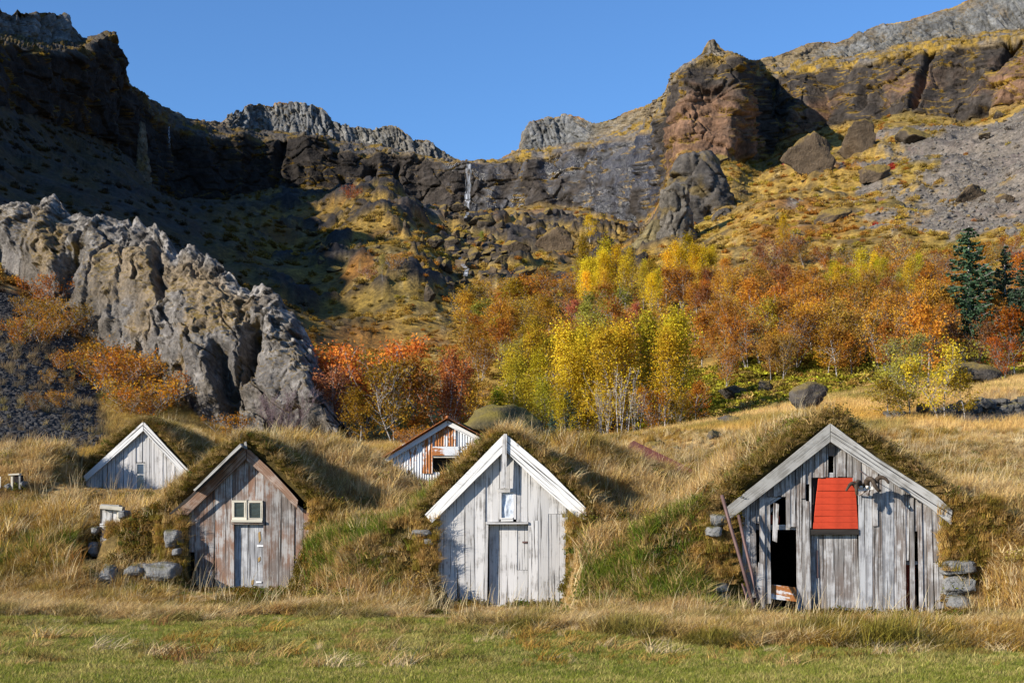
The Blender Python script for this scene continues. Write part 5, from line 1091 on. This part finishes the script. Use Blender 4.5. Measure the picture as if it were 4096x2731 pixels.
tree('aspen', 1802, 585, 78, (.60, .36, .02), 'small bright gold aspen alone on the upper slope', wx=1.1); tree('thin', 1828, 590, 60, YELLOW, 'bare white saplings right of the lone gold aspen', barkc=(.5, .47, .45))
for i, (u, v0, hp) in enumerate(((1360, 668, 62), (1330, 640, 44))): tree('birch', u, v0, hp, YELLOW, ('round yellow birch on the slope left of the gold aspens', 'small yellow shrub tree up the slope from the round yellow birch')[i], wx=1.2)
tree('birch', 1355, 565, 62, YGREEN, 'yellow green bush below the wet black rock face', wx=1.2); tree('aspen', 1107, 575, 34, OLIVET, 'slim olive sapling between the boulders of the gully', wx=1.3)
tree('aspen', 878, 655, 60, (.50, .38, .12), 'pale straw coloured sapling on the shaded slope left of the gully'); tree('bush', 905, 650, 36, ORANGE, 'orange shrub right of the pale sapling on the shaded slope'); tree('bush', 852, 648, 36, (.28, .10, .05), 'russet shrub left of the pale sapling on the shaded slope')
tree('bush', 802, 462, 30, (.40, .12, .03), 'red orange shrub on the sunlit hump below the cliff shade', wx=1.4)
# --- groups one cannot tell apart
CN = {ORANGE: 'bright', DORANGE: 'dark', BRONZE: 'bronze tinged', OLIVET: 'olive tinged', YELLOW: 'deep yellow', YGREEN: 'greenish'}
def fill(n, kind, us_, vs_, hp, cols_, label, group, wx=(.9, 1.2), Yr=None, dens=None):
    i = 0
    while i < n:
        u, v0 = tr.uniform(*us_), tr.uniform(*vs_)
        if dens and not dens(u, v0): continue
        at = None
        if Yr: Yq = tr.uniform(*Yr); at = ((u - 1176) / 3250 * Yq, Yq, far_ground(u, Yq))
        tree(kind if isinstance(kind, str) else kind[int(tr.integers(len(kind)))], u, v0, tr.uniform(*hp), (cq := cols_[int(tr.integers(len(cols_)))]), (CN.get(cq, ('warm', 'pale')[cols_.index(cq) % 2]) + ' ' + label if n > 20 else label) + (', left part', ', middle part', ', right part')[min(2, int(3 * (u - us_[0]) / (us_[1] - us_[0])))] * (n > 8), group, at, tr.uniform(*wx)); i += 1
OR_ = [ORANGE, DORANGE, (.48, .22, .03), BRONZE, (.46, .18, .025), (.52, .28, .035)]
fill(24, 'aspen', (1330, 1530), (680, 745), (80, 130), [YELLOW, (.60, .40, .02), (.50, .34, .03)], 'gold aspen in the yellow stand left of the rock tower', 'gold aspens below the rock tower')
fill(12, 'aspen', (1525, 1655), (655, 710), (80, 125), [YELLOW, (.58, .38, .02)], 'gold aspen in the yellow stand right of the rock tower', 'gold aspens right of the rock tower')
fill(3, 'birch', (1590, 1640), (660, 690), (42, 56), [PINK], 'pinkish red birch among the gold aspens right of the rock tower', 'pink birches among the aspens')
fill(6, 'birch', (1290, 1460), (745, 800), (50, 75), [PINK, (.46, .15, .05)], 'pink orange birch peeping out above the poplar row', 'pink birches above the poplars')
fill(11, 'aspen', (1905, 2030), (690, 720), (80, 125), [YGREEN, (.44, .37, .03), YELLOW], 'yellow green aspen in the clump left of the big spruce', 'yellow aspens left of the spruce')
fill(6, 'aspen', (2040, 2110), (690, 720), (70, 110), [(.48, .36, .08), YELLOW], 'pale yellow slender aspen between the aspen clump and the big spruce', 'pale aspens beside the spruce')
fill(9, 'poplar', (1120, 1580), (945, 960), (190, 265), [(.54, .41, .03), (.50, .40, .03), (.58, .40, .03)], 'yellow green poplar in the back rank behind the poplar row', 'poplars of the back rank', (.9, 1.1), Yr=(71, 76))
fill(56, 'birch', (1600, 2180), (780, 900), (90, 140), OR_, 'orange birch in the thicket at the edge of the meadow', 'orange birches along the meadow edge', (.95, 1.3), dens=lambda u, v: v < 905 - (u - 1600) * .075)
fill(62, 'birch', (1560, 2190), (690, 790), (60, 100), OR_ + [(.30, .12, .04)], 'orange birch in the middle of the thicket on the right slope', 'orange birches of the middle thicket', (1., 1.4))
fill(40, ('bush', 'birch'), (1640, 2360), (600, 700), (36, 60), OR_ + [(.30, .13, .05), (.24, .11, .05)], 'low orange brown bush at the upper border of the thicket', 'bushes of the upper thicket', (1.1, 1.5))
fill(52, 'birch', (1060, 1440), (745, 900), (70, 115), OR_ + [OLIVET, (.38, .22, .02)], 'amber birch on the slope behind the poplar row', 'birches behind the poplars', (1., 1.4))
fill(34, ('bush', 'birch'), (1120, 1560), (670, 760), (34, 56), OR_ + [(.42, .25, .03)], 'small orange bush on the lower golden slope left of the aspens', 'bushes on the lower golden slope', (1.1, 1.5))
fill(14, 'birch', (2180, 2400), (640, 780), (60, 100), OR_ + [(.36, .09, .02)], 'russet birch on the slope around the big spruce', 'russet birches round the spruces', (1., 1.3))
fill(22, 'bush', (10, 270), (700, 800), (44, 84), [(.42, .19, .02), (.40, .15, .02), (.36, .20, .025), (.34, .25, .03)], 'orange shrub on the mossy slope left below the crag', 'shrubs left below the crag', (.9, 1.2))
fill(26, 'bush', (215, 420), (860, 975), (50, 100), [(.42, .19, .02), (.44, .16, .018), (.36, .16, .02)], 'orange shrub in the thicket at the lower foot of the crag', 'shrubs at the foot of the crag', (.9, 1.2))
fill(7, 'bush', (60, 210), (850, 960), (34, 60), [(.40, .20, .02), (.36, .16, .02)], 'orange shrub dotted over the dark gravel slope', 'shrubs on the dark gravel')
fill(8, 'bush', (930, 1000), (1008, 1020), (44, 70), [(.32, .14, .02), (.40, .18, .02)], 'low rust brown undergrowth bush behind the turf ridge', 'undergrowth behind the turf ridge', Yr=(54, 58))
# ------------------------------------------------------------------ scattered plants that nobody could count (instanced)
def tuft(seed, n, h, hv, r0, lean, w, wind=.15, seg=3):
    r = np.random.default_rng(seed); V_, F4, F3, Rn = [], [], [], []; o = 0
    for i in range(n):
        a = r.uniform(0, 6.28); rr = r0 * math.sqrt(r.random()); hh = h * (1 - hv * r.random()); az = r.uniform(0, 6.28); l = lean * r.uniform(.2, 1.3)
        b = np.array((math.cos(a) * rr, math.sin(a) * rr, -.03)); d = np.array((math.cos(az) * l + wind, math.sin(az) * l, 0)); sd = np.array((-math.sin(az + .8), math.cos(az + .8), 0)) * w * r.uniform(.6, 1.2)
        t = np.arange(seg + 1) / seg; p = b + d * hh * (t ** 1.8)[:, None] + np.array((0, 0, 1)) * (hh * (t - .32 * l * t ** 2.4))[:, None]
        for k in range(seg): V_ += [p[k] - sd * (1 - .7 * t[k]), p[k] + sd * (1 - .7 * t[k])]
        V_.append(p[seg]); Rn += [r.random()] * (2 * seg + 1)
        for k in range(seg - 1): F4.append((o + 2 * k, o + 2 * k + 1, o + 2 * k + 3, o + 2 * k + 2))
        F3.append((o + 2 * seg - 2, o + 2 * seg - 1, o + 2 * seg)); o += 2 * seg + 1
    return mesh_np('tuft', np.array(V_), [np.array(F4), np.array(F3)], M_grass, False, None, {'rnd': Rn})
def twiggy(seed, n, rad, hh, ls):
    r = np.random.default_rng(seed); c = r.normal(size=(n, 3)); c /= np.linalg.norm(c, axis=1)[:, None]; c *= (r.random(n) ** .4)[:, None]; c = c * np.array((rad, rad, hh)); c[:, 2] = np.abs(c[:, 2])
    c *= (1 + .35 * np.sin(c[:, :1] * 9 / rad + seed) * np.cos(c[:, 1:2] * 7 / rad))
    v, f, rn = leaves_np(c, ls, r); return mesh_np('clump', v, f, M_scrub, False, None, {'rnd': rn})
def scatter(name, variants, pts, cols, scale, rot=None, parent=None, loc=(0, 0, 0), tilt=.12, yaw=None):
    n = len(pts); r = np.random.default_rng(len(name) * 31 + n)
    me = bpy.data.meshes.new(name); me.vertices.add(n); me.vertices.foreach_set('co', (np.asarray(pts, np.float32) - np.array(loc, np.float32)).ravel())
    a = me.attributes.new('gcol', 'FLOAT_COLOR', 'POINT'); c = np.ones((n, 4), np.float32); c[:, :3] = np.clip(cols, .003, 1); a.data.foreach_set('color', c.ravel())
    e = np.stack([r.normal(size=n) * tilt, r.normal(size=n) * tilt, r.uniform(0, 6.28, n) if yaw is None else yaw + r.normal(size=n) * 1.1], -1).astype(np.float32)
    a = me.attributes.new('erot', 'FLOAT_VECTOR', 'POINT'); a.data.foreach_set('vector', e.ravel())
    a = me.attributes.new('iscale', 'FLOAT', 'POINT'); a.data.foreach_set('value', np.asarray(scale, np.float32))
    a = me.attributes.new('pick', 'INT', 'POINT'); a.data.foreach_set('value', r.integers(0, len(variants), n).astype(np.int32))
    o = link(name, me, parent, tuple(np.array(loc) - (np.array(parent.location) if parent else 0)))
    key = '_'.join(v.name for v in variants); g = bpy.data.node_groups.get(key)
    if not g:
        g = bpy.data.node_groups.new(key, 'GeometryNodeTree'); g.interface.new_socket('Geometry', in_out='INPUT', socket_type='NodeSocketGeometry'); g.interface.new_socket('Geometry', in_out='OUTPUT', socket_type='NodeSocketGeometry')
        col = bpy.data.collections.new(key)
        for v in variants: ob = bpy.data.objects.new(v.name, v); col.objects.link(ob)
        N = g.nodes.new; gi, go = N('NodeGroupInput'), N('NodeGroupOutput'); ip = N('GeometryNodeInstanceOnPoints'); ci = N('GeometryNodeCollectionInfo')
        ci.inputs['Collection'].default_value = col; ci.inputs['Separate Children'].default_value = True; ci.inputs['Reset Children'].default_value = True
        def attr(nm, ty): q = N('GeometryNodeInputNamedAttribute'); q.data_type = ty; q.inputs[0].default_value = nm; return q.outputs[0]
        er = N('FunctionNodeEulerToRotation'); L = g.links.new
        L(gi.outputs[0], ip.inputs['Points']); L(ci.outputs[0], ip.inputs['Instance']); ip.inputs['Pick Instance'].default_value = True
        L(attr('pick', 'INT'), ip.inputs['Instance Index']); L(attr('erot', 'FLOAT_VECTOR'), er.inputs[0]); L(er.outputs[0], ip.inputs['Rotation']); L(attr('iscale', 'FLOAT'), ip.inputs['Scale']); L(ip.outputs[0], go.inputs[0])
    md = o.modifiers.new('scatter', 'NODES'); md.node_group = g
    return tag(o, kind='stuff')

T_lawn = [tuft(300 + i, 46, .075, .6, .10, .55, .0045, .02, 2) for i in range(4)]
T_long = [tuft(310 + i, 44, .42, .6, .13, .55, .0065, .28, 3) for i in range(5)]
T_mat = [tuft(320 + i, 50, .30, .5, .16, 1.15, .007, .35, 3) for i in range(4)]
T_lush = [tuft(330 + i, 46, .48, .5, .14, .75, .009, .12, 3) for i in range(3)]
T_heath = [twiggy(340 + i, 420, .17, .14, .016) for i in range(3)]
T_stalk = [tuft(350 + i, 7, .75, .4, .2, .3, .005, .3, 3) for i in range(3)]
T_scrub = [twiggy(360 + i, 260, .5, .42, .075) for i in range(4)]
T_herb = [twiggy(370 + i, 150, .5, .16, .09) for i in range(3)]
fr = np.random.default_rng(8)
SF = gf[~front_gap]; SO = owner.reshape(-1)[SF].max(1); _q = V[SF]; SA = np.linalg.norm(np.cross(_q[:, 2] - _q[:, 0], _q[:, 3] - _q[:, 1]), axis=1) / 2; SCN = _q.mean(1)
def gsample(n, y0, y1, pw=1.2):
    """n points spread by area over the near ground and the turf roofs, thinning with distance"""
    w = np.minimum(SA, .05) * SCN[:, 1] ** -pw * (SCN[:, 1] > y0) * (SCN[:, 1] < y1) * (np.abs(SCN[:, 0]) < .43 * SCN[:, 1] + 2.2); k = fr.choice(len(SF), n, p=w / w.sum())
    a, b = fr.random((n, 1)), fr.random((n, 1)); q = V[SF[k]]; p = (q[:, 0] * (1 - a) + q[:, 1] * a) * (1 - b) + (q[:, 3] * (1 - a) + q[:, 2] * a) * b
    gsample.z, gsample.o = p[:, 2], SO[k]; return p[:, 0], p[:, 1], p[:, 2], SO[k]
def facade_clear(x, y, pad=.0):
    """true where grass would stand in a doorway, in a wall, or inside a room"""
    m = np.zeros(x.shape, bool)
    for h in HOUSES.values(): m |= (x > h['xl'] - pad) & (x < h['xr'] + pad) & (y > h['Y'] - .16 - pad) & (y < h['Y'] - .03)
    m |= (x > -8.7) & (x < -7.85) & (y > 27.3) & (y < 28.6)
    for s0, s1, sy, sz in STONES: m |= (x > s0 - .03) & (x < s1 + .03) & (y > sy - .16) & (y < sy + .12)
    return m
def veg_color(x, y, n):
    d, lawn, heath, n1, n2, n3 = zone_weights(x, y)
    r1 = fr.random(n); c = mix(np.tile(STRAW, (n, 1)), np.tile(GOLD, (n, 1)), sstep(-.25, .45, n1 + .5 * (r1 - .5)))
    c = mix(c, np.array((.27, .21, .05)), sstep(-.05, .4, fbm(x / 4.2, y / 3.0, 81.5, 3) + .5 * (fr.random(n) - .5)) * sstep(4, 8, d) * .75); c = mix(c, np.array((.26, .13, .04)), sstep(.1, .45, fbm(x / 3., y / 2.2, 91.5, 3) + .4 * (fr.random(n) - .5)) * sstep(4, 8, d) * .6); c = mix(c, STRAWP, (fr.random(n) < .22) * .8); c = mix(c, OLIVE, sstep(.05, .5, n2 + .3 * (fr.random(n) - .5)) * .8); c = mix(c, RUST, (fr.random(n) < .05) * .7)
    return c, d, lawn, heath, n1, n2, n3
def put(name, variants, x, y, z, ow_, c, s, **k):
    """split the plants between the open ground and the turf roofs they grow on"""
    ok = ~facade_clear(x, y)
    for q in range(len(HOUSES) + 1):
        m = ok & (ow_ == q)
        if m.sum() == 0: continue
        par = None if q == 0 else (hR, hM, hL, hF)[q - 1].root
        scatter(name if q == 0 else 'roof_' + name.split('_')[-1], variants, np.stack([x, y, z], -1)[m], c[m], s[m], parent=par, loc=(0, 0, 0) if q == 0 else tuple(par.location), **k)
def low_front(x, y):
    s = np.ones(x.shape)
    for h in HOUSES.values(): s = np.where((x > h['xl'] - .1) & (x < h['xr'] + .15) & (y > h['Y'] - 3.6) & (y < h['Y'] - .02), .28, s)
    return s
L = [(-3.3, 26.9, 1.1, .55), (-2.5, 26.2, .9, .5), (-3.9, 27.1, .7, .35), (-5.2, 27.4, 1.2, .12), (-6.3, 27.1, .5, .25), (1.9, 24.1, 1.1, .4), (2.7, 23.6, .8, .45), (3.3, 23.2, .6, .3), (-9.8, 28.0, 1.0, .4), (.2, 25.1, .8, .06), (3.9, 23.2, .5, .2), (6.2, 23.5, 1.0, .08)]
hot = lambda x, y: np.max([np.exp(-((x - a) / rx) ** 2 - ((y - b) / ry) ** 2) for a, b, rx, ry in L], axis=0)
# lawn
n = 60000; x, y, z, w_ = gsample(n, 11.5, 25, 1.4); d, lawn, heath, n1, n2, n3 = zone_weights(x, y)
k = fr.random(n) < lawn; x, y, z, w_, n1, n2 = x[k], y[k], z[k], w_[k], n1[k], n2[k]; n = len(x)
c = mix(np.tile(LAWN, (n, 1)), np.array((.16, .185, .03)), sstep(.0, .5, n1 + .5 * (fr.random(n) - .5))); c = mix(c, np.array((.46, .36, .13)), (fr.random(n) < .28 + .45 * sstep(-.1, .4, n2)) * .75)
put('lawn_grass', T_lawn, x, y, z, w_, c, fr.uniform(.6, 1.35, n) * (1 + .5 * sstep(.05, .5, n2)))
# long dry grass on banks, roofs and meadow
n = 92000; x, y, z, w_ = gsample(n, 15.5, 46, 1.3); c, d, lawn, heath, n1, n2, n3 = veg_color(x, y, n)
k = (fr.random(n) > lawn * .975) & (fr.random(n) > heath * .6) & (fr.random(n) > hot(x, y) * .85); x, y, z, w_, c, d, n1, n2, lawn = [q[k] for q in (x, y, z, w_, c, d, n1, n2, lawn)]; n = len(x)
sz = fr.uniform(.4, 1.1, n) * (1 + .35 * sstep(0, .5, n1)) * np.where(d < -1.2, .55 + .3 * sstep(.0, .5, n2), 1) * np.where(d > 7, .52, 1) * np.where(lawn > .5, .5, 1)
c = mix(c, np.array((.20, .17, .03)), (d < -1.2) * sstep(-.1, .5, n2) * .6)
clump = .65 + .75 * sstep(-.25, .35, fbm(x / .55, y / .55, z / .55, 2)); sz = sz * clump * low_front(x, y)
for q_, h_ in enumerate(HOUSES.values(), 1): sz = np.where((w_ == q_) & (y < h_['Y'] + 2.2), sz * .6, sz)
put('long_grass', T_long, x, y, z, w_, c * (.82 + .3 * fr.random((n, 1))), sz, yaw=0)
n = 72000; x, y, z, w_ = gsample(n, 15.5, 40, 1.3); c, d, lawn, heath, n1, n2, n3 = veg_color(x, y, n)
k = (fr.random(n) > lawn * .985) & (fr.random(n) > heath * .4) & (fr.random(n) > hot(x, y) * .85); x, y, z, w_, c, d, n2 = [q[k] for q in (x, y, z, w_, c, d, n2)]; c = mix(c, np.array((.17, .15, .03)), (d < -1.2) * sstep(-.1, .5, n2) * .7)
put('matted_grass', T_mat, x, y, z, w_, c * .92, fr.uniform(.5, 1.2, len(x)) * low_front(x, y), yaw=0)
# heath and moss cushions, mostly along the roof edges and the fronts of the banks
n = 92000; x, y, z, w_ = gsample(n, 16, 40, 1.2); d, lawn, heath, n1, n2, n3 = zone_weights(x, y)
roofedge = np.zeros(n)
for h in HOUSES.values(): roofedge = np.maximum(roofedge, np.exp(-np.abs(y - h['Y'] - .25) / .8) * ((x > h['ax'] - h['el'] - 1.3) & (x < h['ax'] + h['er'] + 1.3) & (y > h['Y'] - .1)) * .55)
k = fr.random(n) < np.maximum(heath * .85, roofedge) * (1 - lawn); x, y, z, w_, d = [q[k] for q in (x, y, z, w_, d)]; n = len(x)
c = mix(np.tile(HEATH, (n, 1)), OLIVE * .9, fr.random(n) * .8); c = mix(c, np.array((.20, .105, .02)), (fr.random(n) < .25) * .7); c = mix(c, np.array((.07, .11, .015)), (fr.random(n) < .15) * .8)
put('heath_clumps', T_heath, x, y, z, w_, c, fr.uniform(.5, 1.15, n) * np.where(d < -1, .7, 1) * np.where((w_ == 2) & (y < 28), .55, 1))
# plants hanging over the cut turf edge above the bargeboards
for q, (h, par) in enumerate(zip(HOUSES.values(), (hR, hM, hL, hF))):
    m = int(190 * (h['el'] + h['er'])); x = fr.uniform(h['ax'] - h['el'] - .25, h['ax'] + h['er'] + .25, m); y = h['Y'] + fr.uniform(-.06, .05, m); z = roofz(h, x, np.full(m, h['Y'])) - fr.uniform(-.02, .16, m) ** 1.0
    c = mix(np.tile(HEATH, (m, 1)), OLIVE, fr.random(m)); c = mix(c, STRAW * .8, (fr.random(m) < .3) * .8)
    scatter('roof_fringe', T_heath, np.stack([x, y, z], -1), c, fr.uniform(.3, .62, m), parent=par.root, loc=tuple(par.root.location))
    k = slice(0, m // 2); scatter('roof_fringe', T_mat, np.stack([x, y, z + .03], -1)[k], mix(c, STRAW, .5)[k], fr.uniform(.3, .6, m)[k], parent=par.root, loc=tuple(par.root.location), yaw=0)
# sod hanging down the steep cut faces beside the walls
hs = []
for (x0, x1, y0, z0, z1, m) in ((7.25, 8.3, 24.0, .72, 1.95, 420), (3.1, 3.75, 23.95, .5, 1.7, 200), (1.0, 1.45, 25.42, .25, 1.65, 220), (-1.75, -1.34, 25.4, .3, 1.6, 140), (-8.1, -7.5, 28.38, .75, 1.5, 200), (-7.0, -6.42, 27.9, .5, 1.6, 160), (-4.0, -3.6, 27.9, .3, 1.9, 160)):
    x, z = fr.uniform(x0, x1, m), fr.uniform(z0, z1, m); hs.append(np.stack([x, y0 + .06 * fr.normal(size=m) - .12 * (z1 - z), z], -1))
p = np.concatenate(hs); m = len(p); c = mix(np.tile(STRAW, (m, 1)), GOLD, fr.random(m)); c = mix(c, OLIVE * 1.4, (fr.random(m) < .35) * .9)
scatter('hanging_sod', T_mat + T_long[:2], p, c, fr.uniform(.35, .8, m), yaw=0)
# withered weeds and rusty docks on the banks
n = 9000; x, y, z, w_ = gsample(n, 20, 36, 1.2); d, lawn, heath, n1, n2, n3 = zone_weights(x, y); k = (d > -1.6) & (fr.random(n) < .12 + .8 * sstep(.15, .5, fbm(x / .8, y / .8, 71.3, 2))) & (lawn < .3); x, y, z, w_ = x[k], y[k], z[k], w_[k]; n = len(x)
c = mix(np.tile(np.array((.20, .10, .03)), (n, 1)), np.array((.30, .24, .05)), fr.random(n)); c = mix(c, np.array((.11, .13, .02)), (fr.random(n) < .3) * .8); put('dry_weeds', T_heath, x, y, z + .05, w_, c, fr.uniform(.5, 1.5, n) * low_front(x, y))
# lush green clumps at the foot of the walls
n = 60000; x, y, z, w_ = gsample(n, 21, 29, 1.2); k = fr.random(n) < hot(x, y) * .85; x, y, z, w_ = x[k], y[k], z[k], w_[k]; n = len(x)
c = mix(np.tile(GREEN, (n, 1)), np.array((.22, .23, .03)), fr.random(n)); c = mix(c, STRAW, (fr.random(n) < .25) * .8)
put('lush_grass', T_lush, x, y, z, w_, c, fr.uniform(.4, 1.0, n) * low_front(x, y), yaw=0)
# tall single stalks
n = 2600; x, y, z, w_ = gsample(n, 19, 42, 1.3); d, lawn, *_ = zone_weights(x, y); k = (lawn < .2) & (d > -3.0); x, y, z, w_ = x[k], y[k], z[k], w_[k]
put('tall_stalks', T_stalk, x, y, z, w_, np.tile(STRAWP, (len(x), 1)) * fr.uniform(.7, 1.1, (len(x), 1)), fr.uniform(.4, 1.1, len(x)), yaw=0)
# fallen straw strands along the lawn edge
n = 16000; x, y, z, w_ = gsample(n, 15, 27, 1.2); d, lawn, *_ = zone_weights(x, y); k = (np.abs(lawn - .35) < .3 * fr.random(n) + .1) | ((d > -2.4) & (d < -1.0) & (fr.random(n) < .35)); x, y, z, w_ = x[k], y[k], z[k], w_[k]
put('straw_litter', T_mat, x, y, z, w_, np.tile(STRAWP, (len(x), 1)) * fr.uniform(.65, 1.05, (len(x), 1)), fr.uniform(.35, .8, len(x)) * np.sqrt(low_front(x, y)), yaw=0)
# meadow beyond 42 m and the far slopes: points on the terrain sheet
def slope_points(n, r0, r1, u0, u1):
    """random points of the hillside sheet between rows r0, r1 and display columns u0, u1, even in the picture"""
    ra, rb = int(np.argmax(seg >= r0)), int(np.argmax(seg >= r1)); ca, cb = int(np.argmin(np.abs(us - u0))), int(np.argmin(np.abs(us - u1)))
    ri = fr.uniform(ra, rb - 1.01, n); cf = fr.uniform(ca, cb - 1.01, n); i, j = ri.astype(int), cf.astype(int); a, b = (ri - i)[:, None], (cf - j)[:, None]
    p = P[i, j] * (1 - a) * (1 - b) + P[i + 1, j] * a * (1 - b) + P[i, j + 1] * (1 - a) * b + P[i + 1, j + 1] * a * b
    return p, c_hill[i, j], us[j], seg[i], veg_w[i, j]
c_hill = globals()['HILLCOL']; veg_w = globals()['VEGW']
p, cc, uu_, sg_, vw = slope_points(29000, 1.0, 2.0, -120, 2700)
k = fr.random(len(p)) < vw; p, cc = p[k], cc[k]; n = len(p); c = mix(cc * 1.5, STRAW, fr.random(n) * .5); c = mix(c, np.array((.25, .20, .045)), sstep(-.1, .35, fbm(p[:, 0] / 5, p[:, 1] / 4, 81.5, 3)) * .8)
scatter('meadow_grass', T_long, p, c, fr.uniform(.6, 1.4, n) * np.sqrt(p[:, 1] / 50), yaw=0)
p, cc, uu_, sg_, vw = slope_points(5200, 1.25, 2.2, 1350, 2420); k = fr.random(len(p)) < sstep(1.45, 1.9, sg_) * .8; p = p[k]; n = len(p)
scatter('ground_herbs', T_herb, p, mix(np.tile(np.array((.36, .34, .03)), (n, 1)), np.array((.20, .14, .03)), fr.random(n)), fr.uniform(.5, 1.3, n))
p, cc, uu_, sg_, vw = slope_points(32000, 2.0, 4.97, -100, 2470); k = fr.random(len(p)) < vw * (.35 + .4 * (fbm(p[:, 0] / 9, p[:, 1] / 12, 3.3, 3) > -.05)); p, cc = p[k], cc[k]; n = len(p)
c = cc * fr.uniform(.75, 1.7, (n, 1)); q = fr.random(n) + 9 * (1 - sstep(500, 950, 1176 + p[:, 0] / p[:, 1] * 3250)) * (p[:, 1] > 100); c = mix(c, np.array((.36, .13, .02)), (q < .10) * .8); c = mix(c, np.array((.40, .30, .04)), ((q > .1) & (q < .22)) * .7)
scatter('hillside_scrub', T_scrub, p, c, fr.uniform(.5, 1.5, n) ** 1.3 * (.55 + .5 * sstep(80, 250, p[:, 1])))
p, cc, uu_, sg_, vw = slope_points(5200, 5.0, 7.0, -60, 2420); k = fr.random(len(p)) < vw; p, cc = p[k], cc[k]; n = len(p)
scatter('ledge_moss', T_scrub, p, np.tile(np.array((.27, .165, .03)), (n, 1)) * fr.uniform(.6, 1.4, (n, 1)), fr.uniform(.5, 1.3, n))
# scree: loose stones on the right slope and below the crag
S_ = [rock_mesh(400 + i, mat_stone('scree_stone', (.11, .098, .084), (.20, .178, .15), moss_amt=.1) if i == 0 else bpy.data.materials['scree_stone'], .7, (1, .9, .7), *ico(2)) for i in range(3)]
p, cc, uu_, sg_, vw = slope_points(16000, 3.0, 4.9, 1700, 2440); k = vw < .45; p = p[k]; n = len(p); scatter('scree_stones', S_, p, np.ones((n, 3)), .12 + .5 * fr.random(n) ** 4)
D_ = [rock_mesh(410 + i, mat_stone('dark_gravel', (.022, .021, .022), (.06, .058, .058), moss_amt=.0, scale=3.) if i == 0 else bpy.data.materials['dark_gravel'], .7, (1, .9, .7), *ico(2)) for i in range(3)]
p, cc, uu_, sg_, vw = slope_points(15000, 1.0, 2.3, -60, 340); k = (cc.mean(1) < .055); p = p[k]; n = len(p); scatter('gravel_stones', D_, p, np.ones((n, 3)), .06 + .16 * fr.random(n) ** 3)
